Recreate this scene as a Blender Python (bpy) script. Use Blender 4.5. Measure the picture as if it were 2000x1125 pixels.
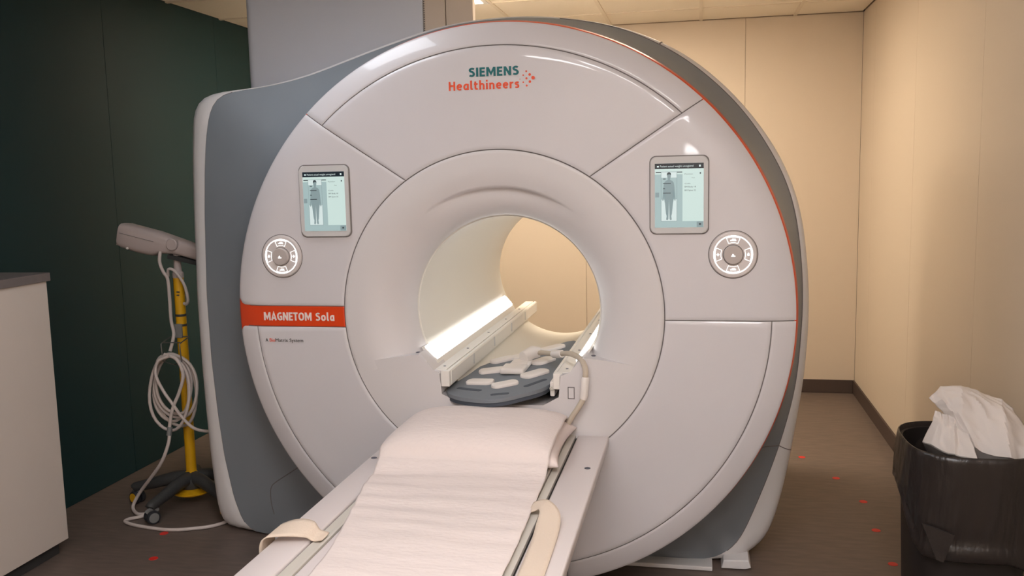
import bpy, bmesh, math, random
from math import sin, cos, pi, radians, sqrt, atan2, hypot
from mathutils import Vector, Matrix, noise

random.seed(7)
for o in list(bpy.data.objects):
    bpy.data.objects.remove(o, do_unlink=True)
SC = bpy.context.scene
COL = SC.collection

# ------------------------------------------------------------------ camera
H = 1.10                                   # height of the bore axis above the floor
YAW, PIT, ROL = 0.20517, 0.123634, -0.022086
_f = Vector((-sin(YAW) * cos(PIT), cos(YAW) * cos(PIT), -sin(PIT)))
_r = Vector((cos(YAW), sin(YAW), 0.0))
_u = _r.cross(_f)
_r2 = _r * cos(ROL) + _u * sin(ROL)
_u2 = -_r * sin(ROL) + _u * cos(ROL)
cam_d = bpy.data.cameras.new('camera')
cam_d.sensor_fit = 'HORIZONTAL'
cam_d.sensor_width = 36.0
cam_d.lens = 36.0 * 1753.6 / 2000.0
cam_d.clip_start = 0.05
cam = bpy.data.objects.new('camera', cam_d)
COL.objects.link(cam)
m = Matrix((_r2, _u2, -_f)).transposed().to_4x4()
m.translation = Vector((0.7359, -3.2796, H + 0.5195))
cam.matrix_world = m
SC.camera = cam

# ------------------------------------------------------------------ world, exposure
world = bpy.data.worlds.new('world')
world.use_nodes = True
world.node_tree.nodes['Background'].inputs[0].default_value = (0.5, 0.5, 0.5, 1)
world.node_tree.nodes['Background'].inputs[1].default_value = 0.02
SC.world = world
SC.view_settings.view_transform = 'Standard'
SC.view_settings.look = 'None'
SC.view_settings.gamma = 1.0
SC.view_settings.use_curve_mapping = False
SC.view_settings.exposure = 0.0

# strengths of the room's lamps and of the fill lights added round the viewer
REAR_LAMP, FRONT_LAMP, LED_LAMP, SCREEN_E = 36.0, 24.0, 3.0, 0.95
REAR_COL, FRONT_COL = (1.0, 0.85, 0.66), (1.0, 0.98, 1.0)
COOL_COL, COOL_LAMP = (0.86, 0.92, 1.0), 8.0

# ------------------------------------------------------------------ materials
def s2l(c):
    return tuple(((v / 255.0) / 12.92 if v / 255.0 <= 0.04045 else ((v / 255.0 + 0.055) / 1.055) ** 2.4) for v in c)

def mat(name, rgb, rough=0.5, metal=0.0, coat=0.0, spec=0.5, bump=0.0, bscale=60.0, var=0.0, vscale=6.0, stretch=(1, 1, 1), emit=None, es=1.0, trans=0.0, sub=0.0):
    M = bpy.data.materials.new(name)
    M.use_nodes = True
    nt = M.node_tree
    b = nt.nodes['Principled BSDF']
    c = s2l(rgb) + (1.0,)
    b.inputs['Base Color'].default_value = c
    b.inputs['Roughness'].default_value = rough
    b.inputs['Metallic'].default_value = metal
    b.inputs['Specular IOR Level'].default_value = spec
    b.inputs['Coat Weight'].default_value = coat
    b.inputs['Coat Roughness'].default_value = 0.04
    b.inputs['Transmission Weight'].default_value = trans
    if sub:
        b.inputs['Subsurface Weight'].default_value = sub
        b.inputs['Subsurface Radius'].default_value = (0.02, 0.015, 0.012)
    if emit:
        b.inputs['Emission Color'].default_value = tuple(emit) + (1.0,)
        b.inputs['Emission Strength'].default_value = es
    if bump or var:
        tc = nt.nodes.new('ShaderNodeTexCoord')
        mp = nt.nodes.new('ShaderNodeMapping')
        mp.inputs['Scale'].default_value = stretch
        nt.links.new(tc.outputs['Object'], mp.inputs['Vector'])
    if var:
        n = nt.nodes.new('ShaderNodeTexNoise')
        n.inputs['Scale'].default_value = vscale
        n.inputs['Detail'].default_value = 6.0
        nt.links.new(mp.outputs[0], n.inputs['Vector'])
        r = nt.nodes.new('ShaderNodeValToRGB')
        r.color_ramp.elements[0].position = 0.3
        r.color_ramp.elements[1].position = 0.7
        r.color_ramp.elements[0].color = tuple(v * (1 - var) for v in c[:3]) + (1,)
        r.color_ramp.elements[1].color = tuple(min(1, v * (1 + var)) for v in c[:3]) + (1,)
        nt.links.new(n.outputs['Fac'], r.inputs[0])
        nt.links.new(r.outputs[0], b.inputs['Base Color'])
    if bump:
        n2 = nt.nodes.new('ShaderNodeTexNoise')
        n2.inputs['Scale'].default_value = bscale
        n2.inputs['Detail'].default_value = 4.0
        nt.links.new(mp.outputs[0], n2.inputs['Vector'])
        bp = nt.nodes.new('ShaderNodeBump')
        bp.inputs['Strength'].default_value = bump
        bp.inputs['Distance'].default_value = 0.01
        nt.links.new(n2.outputs['Fac'], bp.inputs['Height'])
        nt.links.new(bp.outputs[0], b.inputs['Normal'])
    return M

M = dict(
    face=mat('white_gloss_plastic', (215, 211, 214), 0.34, coat=0.6, var=0.015, vscale=3),
    funnel=mat('white_satin_plastic', (216, 211, 211), 0.42, coat=0.1, bump=0.03, bscale=400),
    shell=mat('grey_shell_plastic', (138, 145, 152), 0.45, var=0.03, vscale=4),
    band=mat('pale_grey_plastic', (226, 223, 223), 0.42),
    seam=mat('dark_seam_rubber', (122, 116, 114), 0.7),
    orange=mat('orange_enamel', (222, 66, 14), 0.4),
    teal=mat('teal_print', (0, 104, 108), 0.4),
    ored=mat('orange_print', (236, 84, 44), 0.4),
    wprint=mat('white_print', (238, 225, 220), 0.5),
    dprint=mat('dark_print', (70, 66, 66), 0.5),
    tube=mat('bore_liner_plastic', (226, 222, 213), 0.38, bump=0.02, bscale=300),
    rail=mat('rail_plastic', (234, 229, 222), 0.4),
    led=mat('led_light_lens', (255, 255, 255), 0.4, emit=(0.98, 0.99, 1.0), es=LED_LAMP),
    led_edge=mat('led_frosted_edge', (240, 240, 240), 0.5, emit=(0.98, 0.99, 1.0), es=0.8),
    screw=mat('steel_screw', (110, 112, 125), 0.35, metal=0.9),
    bezel=mat('grey_bezel', (206, 204, 204), 0.4),
    bezel_edge=mat('dark_bezel_edge', (120, 114, 112), 0.5),
    scr=mat('lit_screen', (40, 48, 48), 0.25, emit=s2l((206, 226, 220)), es=SCREEN_E),
    scr_side=mat('lit_screen_side', (40, 48, 48), 0.25, emit=s2l((166, 188, 188)), es=SCREEN_E),
    scr_head=mat('lit_screen_header', (8, 12, 16), 0.25, emit=s2l((28, 36, 44)), es=SCREEN_E),
    scr_fig=mat('lit_screen_figure', (20, 24, 26), 0.3, emit=s2l((138, 156, 158)), es=SCREEN_E),
    scr_dark=mat('lit_screen_ink', (10, 12, 14), 0.3, emit=s2l((62, 70, 74)), es=SCREEN_E),
    scr_white=mat('lit_screen_white', (40, 46, 46), 0.3, emit=s2l((216, 230, 228)), es=SCREEN_E),
    dial=mat('grey_dial_plastic', (214, 206, 204), 0.4),
    dial_knob=mat('taupe_dial_knob', (190, 180, 176), 0.35),
    glow=mat('white_backlight', (255, 255, 255), 0.4, emit=(1, 1, 1), es=1.5),
    table=mat('table_white_plastic', (222, 212, 210), 0.36, coat=0.1),
    track=mat('table_track_plastic', (206, 200, 190), 0.45),
    black=mat('black_gap', (24, 22, 22), 0.6),
    linen=mat('pillow_linen', (232, 218, 213), 0.9, bump=0.15, bscale=120),
    paper=mat('table_paper', (231, 218, 213), 0.92, bump=0.25, bscale=34, stretch=(1, 2.4, 1)),
    strap=mat('beige_strap', (222, 204, 186), 0.85, bump=0.2, bscale=150),
    coil=mat('coil_grey_foam', (122, 127, 134), 0.75, bump=0.08, bscale=220),
    coil_dark=mat('coil_slot', (76, 82, 92), 0.8),
    pad=mat('coil_white_cap', (232, 224, 218), 0.4),
    cable=mat('beige_cable', (196, 182, 164), 0.55),
    sleeve=mat('cable_sleeve', (232, 224, 218), 0.45),
    teal_wall=mat('teal_wall_laminate', (18, 50, 53), 0.55, spec=0.3, bump=0.04, bscale=250),
    cream_wall=mat('cream_wall_laminate', (214, 198, 178), 0.55, bump=0.05, bscale=250, var=0.0),
    wall_gap=mat('wall_joint', (150, 130, 108), 0.8),
    teal_gap=mat('teal_wall_joint', (36, 54, 54), 0.8),
    base=mat('brown_baseboard', (74, 60, 54), 0.55),
    floor=mat('brown_vinyl_floor', (106, 92, 84), 0.48, var=0.16, vscale=9, stretch=(1, 5, 1), bump=0.05, bscale=90),
    tile=mat('ceiling_tile', (240, 230, 212), 0.9, bump=0.15, bscale=160),
    tbar=mat('ceiling_bar', (230, 218, 198), 0.6),
    lamp_frame=mat('lamp_frame', (230, 226, 218), 0.5),
    rear_lamp=mat('warm_lamp_diffuser', (255, 250, 240), 0.5, emit=REAR_COL, es=REAR_LAMP),
    front_lamp=mat('lamp_diffuser', (255, 252, 250), 0.5, emit=FRONT_COL, es=FRONT_LAMP),
    cool_lamp=mat('cool_lamp_diffuser', (250, 252, 255), 0.5, emit=COOL_COL, es=COOL_LAMP),
    wall_lamp_glass=mat('wall_lamp_glass', (255, 255, 255), 0.4, emit=(1, 1, 1), es=26.0),
    tower=mat('tower_bluegrey', (226, 229, 240), 0.5, var=0.02, vscale=2),
    tower_side=mat('tower_cream', (226, 210, 194), 0.55),
    reddot=mat('red_sticker', (214, 40, 30), 0.5),
    cab=mat('cream_cabinet', (218, 206, 196), 0.5, var=0.02, vscale=3),
    worktop=mat('grey_worktop', (120, 112, 110), 0.45, var=0.04, vscale=40),
    yellow=mat('yellow_powdercoat', (222, 168, 20), 0.4, var=0.06, vscale=20),
    stand_grey=mat('stand_pale_grey', (196, 182, 178), 0.5),
    stand_dark=mat('stand_dark_plastic', (60, 60, 60), 0.55, bump=0.15, bscale=90),
    tyre=mat('caster_tyre', (44, 46, 50), 0.5),
    hubcap=mat('caster_grey', (126, 126, 124), 0.5),
    wire=mat('basket_wire', (110, 108, 106), 0.4, metal=0.6),
    wcable=mat('pale_cable', (204, 192, 186), 0.55),
    bin=mat('black_bin_plastic', (34, 29, 28), 0.45),
    bag=mat('black_bag_film', (42, 36, 34), 0.30, bump=0.9, bscale=16, stretch=(1, 1, .45)),
    towel=mat('white_paper_towel', (216, 208, 203), 0.9, bump=0.08, bscale=300),
)

def emboss_paper(mt):
    """rows of short pressed dashes in the table paper"""
    nt = mt.node_tree
    bp = next(n for n in nt.nodes if n.type == 'BUMP')
    tc = next(n for n in nt.nodes if n.type == 'TEX_COORD')
    mp = nt.nodes.new('ShaderNodeMapping'); mp.inputs['Rotation'].default_value = (0, 0, radians(-32)); mp.inputs['Scale'].default_value = (10, 10, 10)
    nt.links.new(tc.outputs['Object'], mp.inputs['Vector'])
    br = nt.nodes.new('ShaderNodeTexBrick')
    br.inputs['Mortar Size'].default_value = .012
    br.inputs['Brick Width'].default_value = 1.1
    br.inputs['Row Height'].default_value = .8
    nt.links.new(mp.outputs[0], br.inputs['Vector'])
    b2 = nt.nodes.new('ShaderNodeBump'); b2.inputs['Strength'].default_value = .6; b2.inputs['Distance'].default_value = .004
    nt.links.new(br.outputs['Fac'], b2.inputs['Height'])
    nt.links.new(bp.outputs[0], b2.inputs['Normal'])
    nt.links.new(b2.outputs[0], nt.nodes['Principled BSDF'].inputs['Normal'])
emboss_paper(M['paper'])

# ------------------------------------------------------------------ helpers
class Ctx:
    org = Vector((0, 0, 0))

def link(name, me, mt, parent):
    o = bpy.data.objects.new(name, me)
    COL.objects.link(o)
    if mt is not None:
        me.materials.append(mt if not isinstance(mt, str) else M[mt])
    if parent is not None:
        o.parent = parent
    return o

def mesh(name, vs, fs, mt, parent=None, smooth=False, auto=None):
    o_ = Ctx.org if parent is not None else Vector((0, 0, 0))
    me = bpy.data.meshes.new(name)
    me.from_pydata([Vector(v) - o_ for v in vs], [], fs)
    me.update()
    bm = bmesh.new(); bm.from_mesh(me)
    bmesh.ops.remove_doubles(bm, verts=bm.verts, dist=1e-6)
    bmesh.ops.recalc_face_normals(bm, faces=bm.faces)
    bm.to_mesh(me); bm.free()
    if smooth:
        for p in me.polygons: p.use_smooth = True
        if auto:
            me.set_sharp_from_angle(angle=radians(auto))
    return link(name, me, mt, parent)

def from_bm(name, bm, mt, parent=None, smooth=False, auto=40):
    o_ = Ctx.org if parent is not None else Vector((0, 0, 0))
    bmesh.ops.translate(bm, verts=bm.verts, vec=-o_)
    bmesh.ops.recalc_face_normals(bm, faces=bm.faces)
    me = bpy.data.meshes.new(name)
    bm.to_mesh(me); bm.free()
    if smooth:
        for p in me.polygons: p.use_smooth = True
        me.set_sharp_from_angle(angle=radians(auto))
    return link(name, me, mt, parent)

def thing(name, label, cat, loc, group=None):
    e = bpy.data.objects.new(name, None)
    COL.objects.link(e)
    e.empty_display_size = 0.1
    e.location = loc
    Ctx.org = Vector(loc)
    tag(e, label, cat, group)
    return e

def tag(o, label, cat, group=None):
    o['label'] = label; o['category'] = cat
    if group: o['group'] = group
    return o

def bm_box(bm, x, y, z, bev=0.0, seg=2):
    vs = [bm.verts.new((a, b, c)) for a in x for b in y for c in z]
    F = [(0, 1, 3, 2), (4, 6, 7, 5), (0, 4, 5, 1), (2, 3, 7, 6), (0, 2, 6, 4), (1, 5, 7, 3)]
    fs = [bm.faces.new([vs[i] for i in f]) for f in F]
    if bev:
        es = list({e for f in fs for e in f.edges})
        bmesh.ops.bevel(bm, geom=es, offset=bev, segments=seg, affect='EDGES', profile=0.5)
    return vs

def flat_faces(o):
    for p in o.data.polygons:
        if max(abs(c) for c in p.normal) > .99995: p.use_smooth = False
    return o

def box(name, x, y, z, mt, parent=None, bev=0.0, seg=2):
    bm = bmesh.new(); bm_box(bm, x, y, z, bev, seg)
    return flat_faces(from_bm(name, bm, mt, parent, smooth=bev > 0, auto=35))

def frame_dirs(pts):
    out = []
    for i in range(len(pts)):
        a = pts[max(0, i - 1)]; b = pts[min(len(pts) - 1, i + 1)]
        d = (b - a)
        out.append(d.normalized() if d.length > 1e-9 else Vector((0, 0, 1)))
    return out

def smooth_path(P, n=8):
    P = [Vector(p) for p in P]
    out = []
    for i in range(len(P) - 1):
        p0 = P[max(0, i - 1)]; p1 = P[i]; p2 = P[i + 1]; p3 = P[min(len(P) - 1, i + 2)]
        for k in range(n):
            t = k / n
            out.append(0.5 * ((2 * p1) + (p2 - p0) * t + (2 * p0 - 5 * p1 + 4 * p2 - p3) * t * t + (3 * p1 - p0 - 3 * p2 + p3) * t ** 3))
    out.append(P[-1])
    return out

def bm_tube(bm, pts, rad, seg=10, cap=True):
    pts = [Vector(p) for p in pts]
    D = frame_dirs(pts)
    n = D[0].orthogonal().normalized()
    rings = []
    for i, (p, d) in enumerate(zip(pts, D)):
        n = (n - d * n.dot(d))
        n = n.normalized() if n.length > 1e-6 else d.orthogonal().normalized()
        b = d.cross(n)
        r = rad[i] if isinstance(rad, (list, tuple)) else rad
        rings.append([bm.verts.new(p + (n * cos(2 * pi * k / seg) + b * sin(2 * pi * k / seg)) * r) for k in range(seg)])
    for a, b in zip(rings, rings[1:]):
        for k in range(seg):
            bm.faces.new((a[k], a[(k + 1) % seg], b[(k + 1) % seg], b[k]))
    if cap:
        bm.faces.new(rings[0]); bm.faces.new(list(reversed(rings[-1])))

def tube(name, pts, rad, mt, parent=None, seg=10):
    bm = bmesh.new(); bm_tube(bm, pts, rad, seg)
    return from_bm(name, bm, mt, parent, smooth=True, auto=50)

def lathe(name, c, axis, prof, mt, parent=None, seg=32, closed=True):
    """prof: list of (radius, distance along axis)"""
    a = Vector(axis).normalized(); n = a.orthogonal().normalized(); b = a.cross(n); c = Vector(c)
    bm = bmesh.new(); rings = []
    for r, t in prof:
        if r < 1e-6:
            rings.append([bm.verts.new(c + a * t)])
        else:
            rings.append([bm.verts.new(c + a * t + (n * cos(2 * pi * k / seg) + b * sin(2 * pi * k / seg)) * r) for k in range(seg)])
    for A, B in zip(rings, rings[1:]):
        for k in range(seg):
            k2 = (k + 1) % seg
            if len(A) == 1 and len(B) > 1: bm.faces.new((A[0], B[k2], B[k]))
            elif len(B) == 1 and len(A) > 1: bm.faces.new((A[k], A[k2], B[0]))
            elif len(A) > 1: bm.faces.new((A[k], A[k2], B[k2], B[k]))
    if closed:
        if len(rings[0]) > 1: bm.faces.new(rings[0])
        if len(rings[-1]) > 1: bm.faces.new(list(reversed(rings[-1])))
    return from_bm(name, bm, mt, parent, smooth=True, auto=35)

def prism_xz(name, poly, y0, y1, mt, parent=None, bev=0.0, smooth=False):
    """polygon in XZ extruded along Y"""
    bm = bmesh.new()
    a = [bm.verts.new((x, y0, z)) for x, z in poly]
    b = [bm.verts.new((x, y1, z)) for x, z in poly]
    f0 = bm.faces.new(a); f1 = bm.faces.new(list(reversed(b)))
    n = len(poly)
    for i in range(n):
        bm.faces.new((a[i], b[i], b[(i + 1) % n], a[(i + 1) % n]))
    if bev:
        bmesh.ops.bevel(bm, geom=list(f0.edges), offset=bev, segments=2, affect='EDGES', profile=0.5)
    bmesh.ops.triangulate(bm, faces=[f for f in bm.faces if len(f.verts) > 4])
    return flat_faces(from_bm(name, bm, mt, parent, smooth=smooth, auto=30))

def flat(name, poly, y, mt, parent, thick=0.0012):
    return prism_xz(name, poly, y, y + thick, mt, parent)

def rrect(x0, x1, z0, z1, r, n=6):
    out = []
    for cx, cz, a in ((x1 - r, z1 - r, 0), (x0 + r, z1 - r, 90), (x0 + r, z0 + r, 180), (x1 - r, z0 + r, 270)):
        for k in range(n + 1):
            t = radians(a + 90 * k / n)
            out.append((cx + r * cos(t), cz + r * sin(t)))
    return out

def smoothstep(a, b, x):
    t = max(0.0, min(1.0, (x - a) / (b - a)))
    return t * t * (3 - 2 * t)

_font_cap = [None]
def text_mesh(body, bold=0.0):
    cu = bpy.data.curves.new('txt', 'FONT')
    cu.body = body; cu.size = 1.0; cu.offset = bold; cu.resolution_u = 4
    ob = bpy.data.objects.new('txt', cu)
    COL.objects.link(ob)
    dg = bpy.context.evaluated_depsgraph_get()
    me = bpy.data.meshes.new_from_object(ob.evaluated_get(dg))
    bpy.data.objects.remove(ob, do_unlink=True)
    return me

def text(name, body, x0, x1, zb, cap, y, mt, parent, bold=0.012, thick=0.0015):
    """lettering standing in the XZ plane, facing -Y, fitted to x0..x1 with a given cap height"""
    if _font_cap[0] is None:
        h = text_mesh('H'); _font_cap[0] = max(v.co.y for v in h.vertices)
    me = text_mesh(body, bold)
    xs = [v.co.x for v in me.vertices]
    a, b = min(xs), max(xs)
    sx = (x1 - x0) / (b - a); sz = cap / _font_cap[0]
    for v in me.vertices:
        v.co = Vector((x0 + (v.co.x - a) * sx, y, zb + v.co.y * sz)) - Ctx.org
    bm = bmesh.new(); bm.from_mesh(me)
    ext = bmesh.ops.extrude_face_region(bm, geom=list(bm.faces))
    bmesh.ops.translate(bm, verts=[g for g in ext['geom'] if isinstance(g, bmesh.types.BMVert)], vec=(0, thick, 0))
    bmesh.ops.recalc_face_normals(bm, faces=bm.faces)
    me2 = bpy.data.meshes.new(name)
    bm.to_mesh(me2); bm.free()
    return link(name, me2, mt, parent)

# ------------------------------------------------------------------ the room
XL, XR, YN, YF, ZC = -2.385, 1.855, -4.3, 3.47, H + 1.595

def structure(o):
    o['kind'] = 'structure'
    return o

structure(box('floor', (XL - .1, XR + .1), (YN - .1, YF + .1), (-0.12, 0), 'floor'))

def wall(name, label, axis, pos, lo, hi, seams, mt, gap, inward, z1=ZC):
    """backing slab with separate laminate panels in front of it"""
    Ctx.org = Vector((0, 0, 0))
    def bx(n, u, d, z, m_, p=None, bev=0):
        return box(n, d if axis == 'x' else u, u if axis == 'x' else d, z, m_, p, bev)
    s = inward
    back = tuple(sorted((pos - s * 0.10, pos - s * 0.006)))
    w = structure(bx(name, (lo, hi), back, (0, z1 + .06), gap))
    w['label'] = label
    cuts = [lo] + [c for c in seams if lo < c < hi] + [hi]
    for a, b in zip(cuts, cuts[1:]):
        bx('wall_panel', (a + .0012, b - .0012), tuple(sorted((pos - s * 0.0055, pos))), (0.002, z1), mt, w, 0.001)
    return w

P = 1.155
wall('wall_left', 'dark teal laminate panel wall behind the yellow stand', 'x', XL, YN, YF, [1.12 + P * k for k in range(-5, 3)], 'teal_wall', 'teal_gap', 1)
wall('wall_right', 'cream laminate panel wall beside the black bin', 'x', XR, YN, YF, [.705 + P * k for k in range(-5, 3)], 'cream_wall', 'wall_gap', -1)
wall('wall_back', 'cream laminate panel wall behind the scanner', 'y', YF, XL, XR, [1.065 - P * k for k in range(4, -1, -1)], 'cream_wall', 'wall_gap', -1)
wall('wall_front', 'cream laminate panel wall behind the viewer', 'y', YN, XL, XR, [1.065 - P * k for k in range(4, -1, -1)], 'cream_wall', 'wall_gap', 1)

bb = structure(box('baseboard_right', (XR - .012, XR), (YN, YF), (0, .098), 'base', None, .003))
bb = structure(box('baseboard_back', (XL, XR - .012), (YF - .012, YF), (0, .098), 'base', None, .003))

# ceiling: slab, hanging bars, each tile
Ctx.org = Vector((0, 0, 0))
ceil = structure(box('ceiling', (XL - .1, XR + .1), (YN - .1, YF + .1), (ZC + .06, ZC + .16), 'tile'))
gx = [XL] + [.755 + .645 * k for k in range(-4, 2)] + [XR]
gy = [YN] + [2.98 - .62 * k for k in range(11, -1, -1)] + [YF]
gx = sorted(v for v in gx if XL <= v <= XR); gy = sorted(set(v for v in gy if YN <= v <= YF))
rear_cells = [(2, 10), (4, 10)]
front_cells = [(4, 3), (5, 2), (3, 1), (5, 1)]  # those above and behind the viewer are unseen, added to fill the scanner face
cool_cells = [(2, 6)]
cell_lamps = {c: 'rear_lamp' for c in rear_cells}
cell_lamps.update({c: 'front_lamp' for c in front_cells})
cell_lamps.update({c: 'cool_lamp' for c in cool_cells})
for x in gx[1:-1]:
    box('ceiling_bar', (x - .012, x + .012), (YN, YF), (ZC - .002, ZC + .03), 'tbar', ceil)
for y in gy[1:-1]:
    box('ceiling_bar', (XL, XR), (y - .012, y + .012), (ZC - .0015, ZC + .03), 'tbar', ceil)
LAMP_LABEL = {(2, 10): 'white ceiling light behind the pale service column', (4, 10): 'ceiling light above the rear of the scanner',
              (4, 3): 'ceiling light above the foot of the patient table', (2, 6): 'cool white ceiling light just ahead of the scanner, on the left',
              (5, 2): 'added fill light nearest to the right wall, above the viewer', (5, 1): 'added fill light furthest back behind the viewer, on the right', (3, 1): 'added fill light behind the viewer, on the left'}
for i in range(len(gx) - 1):
    for j in range(len(gy) - 1):
        x0, x1, y0, y1 = gx[i] + .006, gx[i + 1] - .006, gy[j] + .006, gy[j + 1] - .006
        if (i, j) in cell_lamps:
            t = thing('ceiling_light', LAMP_LABEL[(i, j)], 'ceiling light', ((x0 + x1) / 2, (y0 + y1) / 2, ZC), 'recessed ceiling lights')
            bm = bmesh.new()
            for bxs in (((x0, x0 + .03), (y0, y1)), ((x1 - .03, x1), (y0, y1)), ((x0 + .03, x1 - .03), (y0, y0 + .03)), ((x0 + .03, x1 - .03), (y1 - .03, y1))):
                bm_box(bm, bxs[0], bxs[1], (ZC - .006, ZC + .05))
            from_bm('frame', bm, 'lamp_frame', t)
            box('diffuser', (x0 + .03, x1 - .03), (y0 + .03, y1 - .03), (ZC - .003, ZC + .01), cell_lamps[(i, j)], t)
            Ctx.org = Vector((0, 0, 0))
        else:
            box('ceiling_tile', (x0, x1), (y0, y1), (ZC + .004, ZC + .02), 'tile', ceil, .003, 1)

# ------------------------------------------------------------------ the scanner
G = 0.0019                       # half of a panel gap
R_IN, R_MID, R_OUT = 0.62, 0.997, 1.083
def fY(r):                       # front face: flat, falling back towards the rim
    return 0.030 * max(0.0, (r - 0.955) / 0.128) ** 2.0
mri = thing('mri_scanner', 'large white and grey ring-shaped scanner with lit bore and orange trim', 'medical scanner', (0, 0.9, 0))

def lineang(p, q, side):
    """angle (rad) at radius r of the straight line through p and q (XZ, bore-centred)"""
    px, pz = p; dx, dz = q[0] - p[0], q[1] - p[1]
    def fn(r):
        a = dx * dx + dz * dz; b = 2 * (px * dx + pz * dz); c = px * px + pz * pz - r * r
        D = sqrt(max(0, b * b - 4 * a * c))
        t = (-b + D) / (2 * a)
        return atan2(pz + t * dz, px + t * dx) % (2 * pi)
    return fn
def horiz(z, side):
    def fn(r):
        a = math.asin(max(-1, min(1, z / r)))
        return (a if side > 0 else pi - a) % (2 * pi)
    return fn
def vert(x, top):
    def fn(r):
        a = math.acos(max(-1, min(1, x / r)))
        return (a if top else 2 * pi - a) % (2 * pi)
    return fn
L_right = lineang((.347, .510), (.7485, .7735), 1)
L_left = lineang((-.347, .510), (-.7485, .7735), 1)

def panel(name, r0, r1, fa, fb, na, nr, parent, mt='face', dy=0.0, round_corner=None):
    """polar panel between angle functions fa(r) < fb(r), with rolled edges and depth"""
    rs = [r0, r0 + .0015] + [r0 + (r1 - r0) * k / nr for k in range(1, nr)] + [r1 - .0015, r1]
    vs, fs = [], []
    A = na + 3
    for i, r in enumerate(rs):
        a, b = fa(r), fb(r)
        if b < a: b += 2 * pi
        a += G / r; b -= G / r
        if round_corner: a, b = round_corner(r, a, b)
        e = .0015 / r
        angs = [a, a + e] + [a + (b - a) * k / na for k in range(1, na)] + [b - e, b]
        for j, t in enumerate(angs):
            edge = (i in (0, len(rs) - 1)) or (j in (0, len(angs) - 1))
            vs.append((r * cos(t), fY(r) + dy + (.0012 if edge else 0), H + r * sin(t)))
        A = len(angs)
    n = len(rs)
    for i in range(n - 1):
        for j in range(A - 1):
            fs.append((i * A + j, i * A + j + 1, (i + 1) * A + j + 1, (i + 1) * A + j))
    loop = [j for j in range(A)] + [i * A + A - 1 for i in range(1, n)] + [(n - 1) * A + j for j in range(A - 2, -1, -1)] + [i * A for i in range(n - 2, 0, -1)]
    base = len(vs)
    for v in loop:
        x, y, z = vs[v]; vs.append((x, y + .014, z))
    m_ = len(loop)
    for k in range(m_):
        fs.append((loop[k], base + k, base + (k + 1) % m_, loop[(k + 1) % m_]))
    return mesh(name, vs, fs, mt, parent, smooth=True, auto=50)

top_panel = panel('top_panel', R_IN + G, R_MID - G, L_right, L_left, 70, 24, mri)
panel('rim_segment', R_MID + G, R_OUT, L_right, L_left, 70, 8, mri)
side_r = panel('side_panel', R_IN + G, R_OUT, horiz(-.014, 1), L_right, 50, 32, mri)
BT, BB = .028, -.055
def corner_top(r, a, b):         # rounded lower outer corner of the panel above the orange band
    d = max(0.0, r - (R_OUT - .035))
    return a, b - (.035 - sqrt(max(0, .035 ** 2 - d * d))) / r
def corner_bot(r, a, b):
    d = max(0.0, r - (R_OUT - .028))
    return a + (.028 - sqrt(max(0, .028 ** 2 - d * d))) / r, b
side_l = panel('side_panel', R_IN + G, R_OUT, L_left, horiz(BT, -1), 50, 32, mri, round_corner=corner_top)
band = panel('orange_band', R_IN + G, R_OUT - .001, lambda r: horiz(BT + (.034 if r > 1.035 else .0005), -1)(r), lambda r: horiz(BB - (.03 if r > 1.045 else .0005), -1)(r), 16, 60, mri, 'orange', dy=.002)
panel('lower_panel', R_IN + G, R_MID - G, horiz(BB, -1), vert(-.245, False), 50, 24, mri)
panel('rim_segment', R_MID + G, R_OUT, horiz(BB, -1), vert(-.245, False), 60, 8, mri, round_corner=corner_bot)
panel('lower_panel', R_IN + G, R_MID - G, vert(.245, False), horiz(-.014, 1), 50, 24, mri)
panel('rim_segment', R_MID + G, R_OUT, vert(.245, False), horiz(-.014, 1), 60, 8, mri)
panel('lower_panel', R_IN + G, R_OUT, vert(-.245, False), vert(.245, False), 16, 24, mri)

def ring_surface(prof, n=180, a0=0.0, a1=2 * pi, skip=None):
    vs, fs = [], []
    full = abs(a1 - a0 - 2 * pi) < 1e-6
    cols = n if full else n + 1
    for r, y in prof:
        for k in range(cols):
            t = a0 + (a1 - a0) * k / n
            yy = y(t) if callable(y) else y
            vs.append((r * cos(t), yy, H + r * sin(t)))
    for i in range(len(prof) - 1):
        for k in range(n):
            k2 = (k + 1) % cols if full else k + 1
            f = (i * cols + k, i * cols + k2, (i + 1) * cols + k2, (i + 1) * cols + k)
            if skip:
                c = sum((Vector(vs[q]) for q in f), Vector()) / 4
                if skip(c): continue
            fs.append(f)
    return vs, fs
v, f = ring_surface([(.60, .005), (.90, .005), (.955, .005), (.98, .005 + fY(.98)), (1.0, .005 + fY(1.0)), (1.04, .005 + fY(1.04)), (1.076, .005 + fY(1.076))])
mesh('seam_backing', v, f, 'seam', mri, True)
# orange edge line round the disc
v, f = ring_surface([(1.078, fY(1.083) + .003), (1.0838, fY(1.083) + .004), (1.0945, fY(1.083) + .044), (1.07, fY(1.083) + .046)])
mesh('edge_trim', v, f, 'ored', mri, True)

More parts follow.
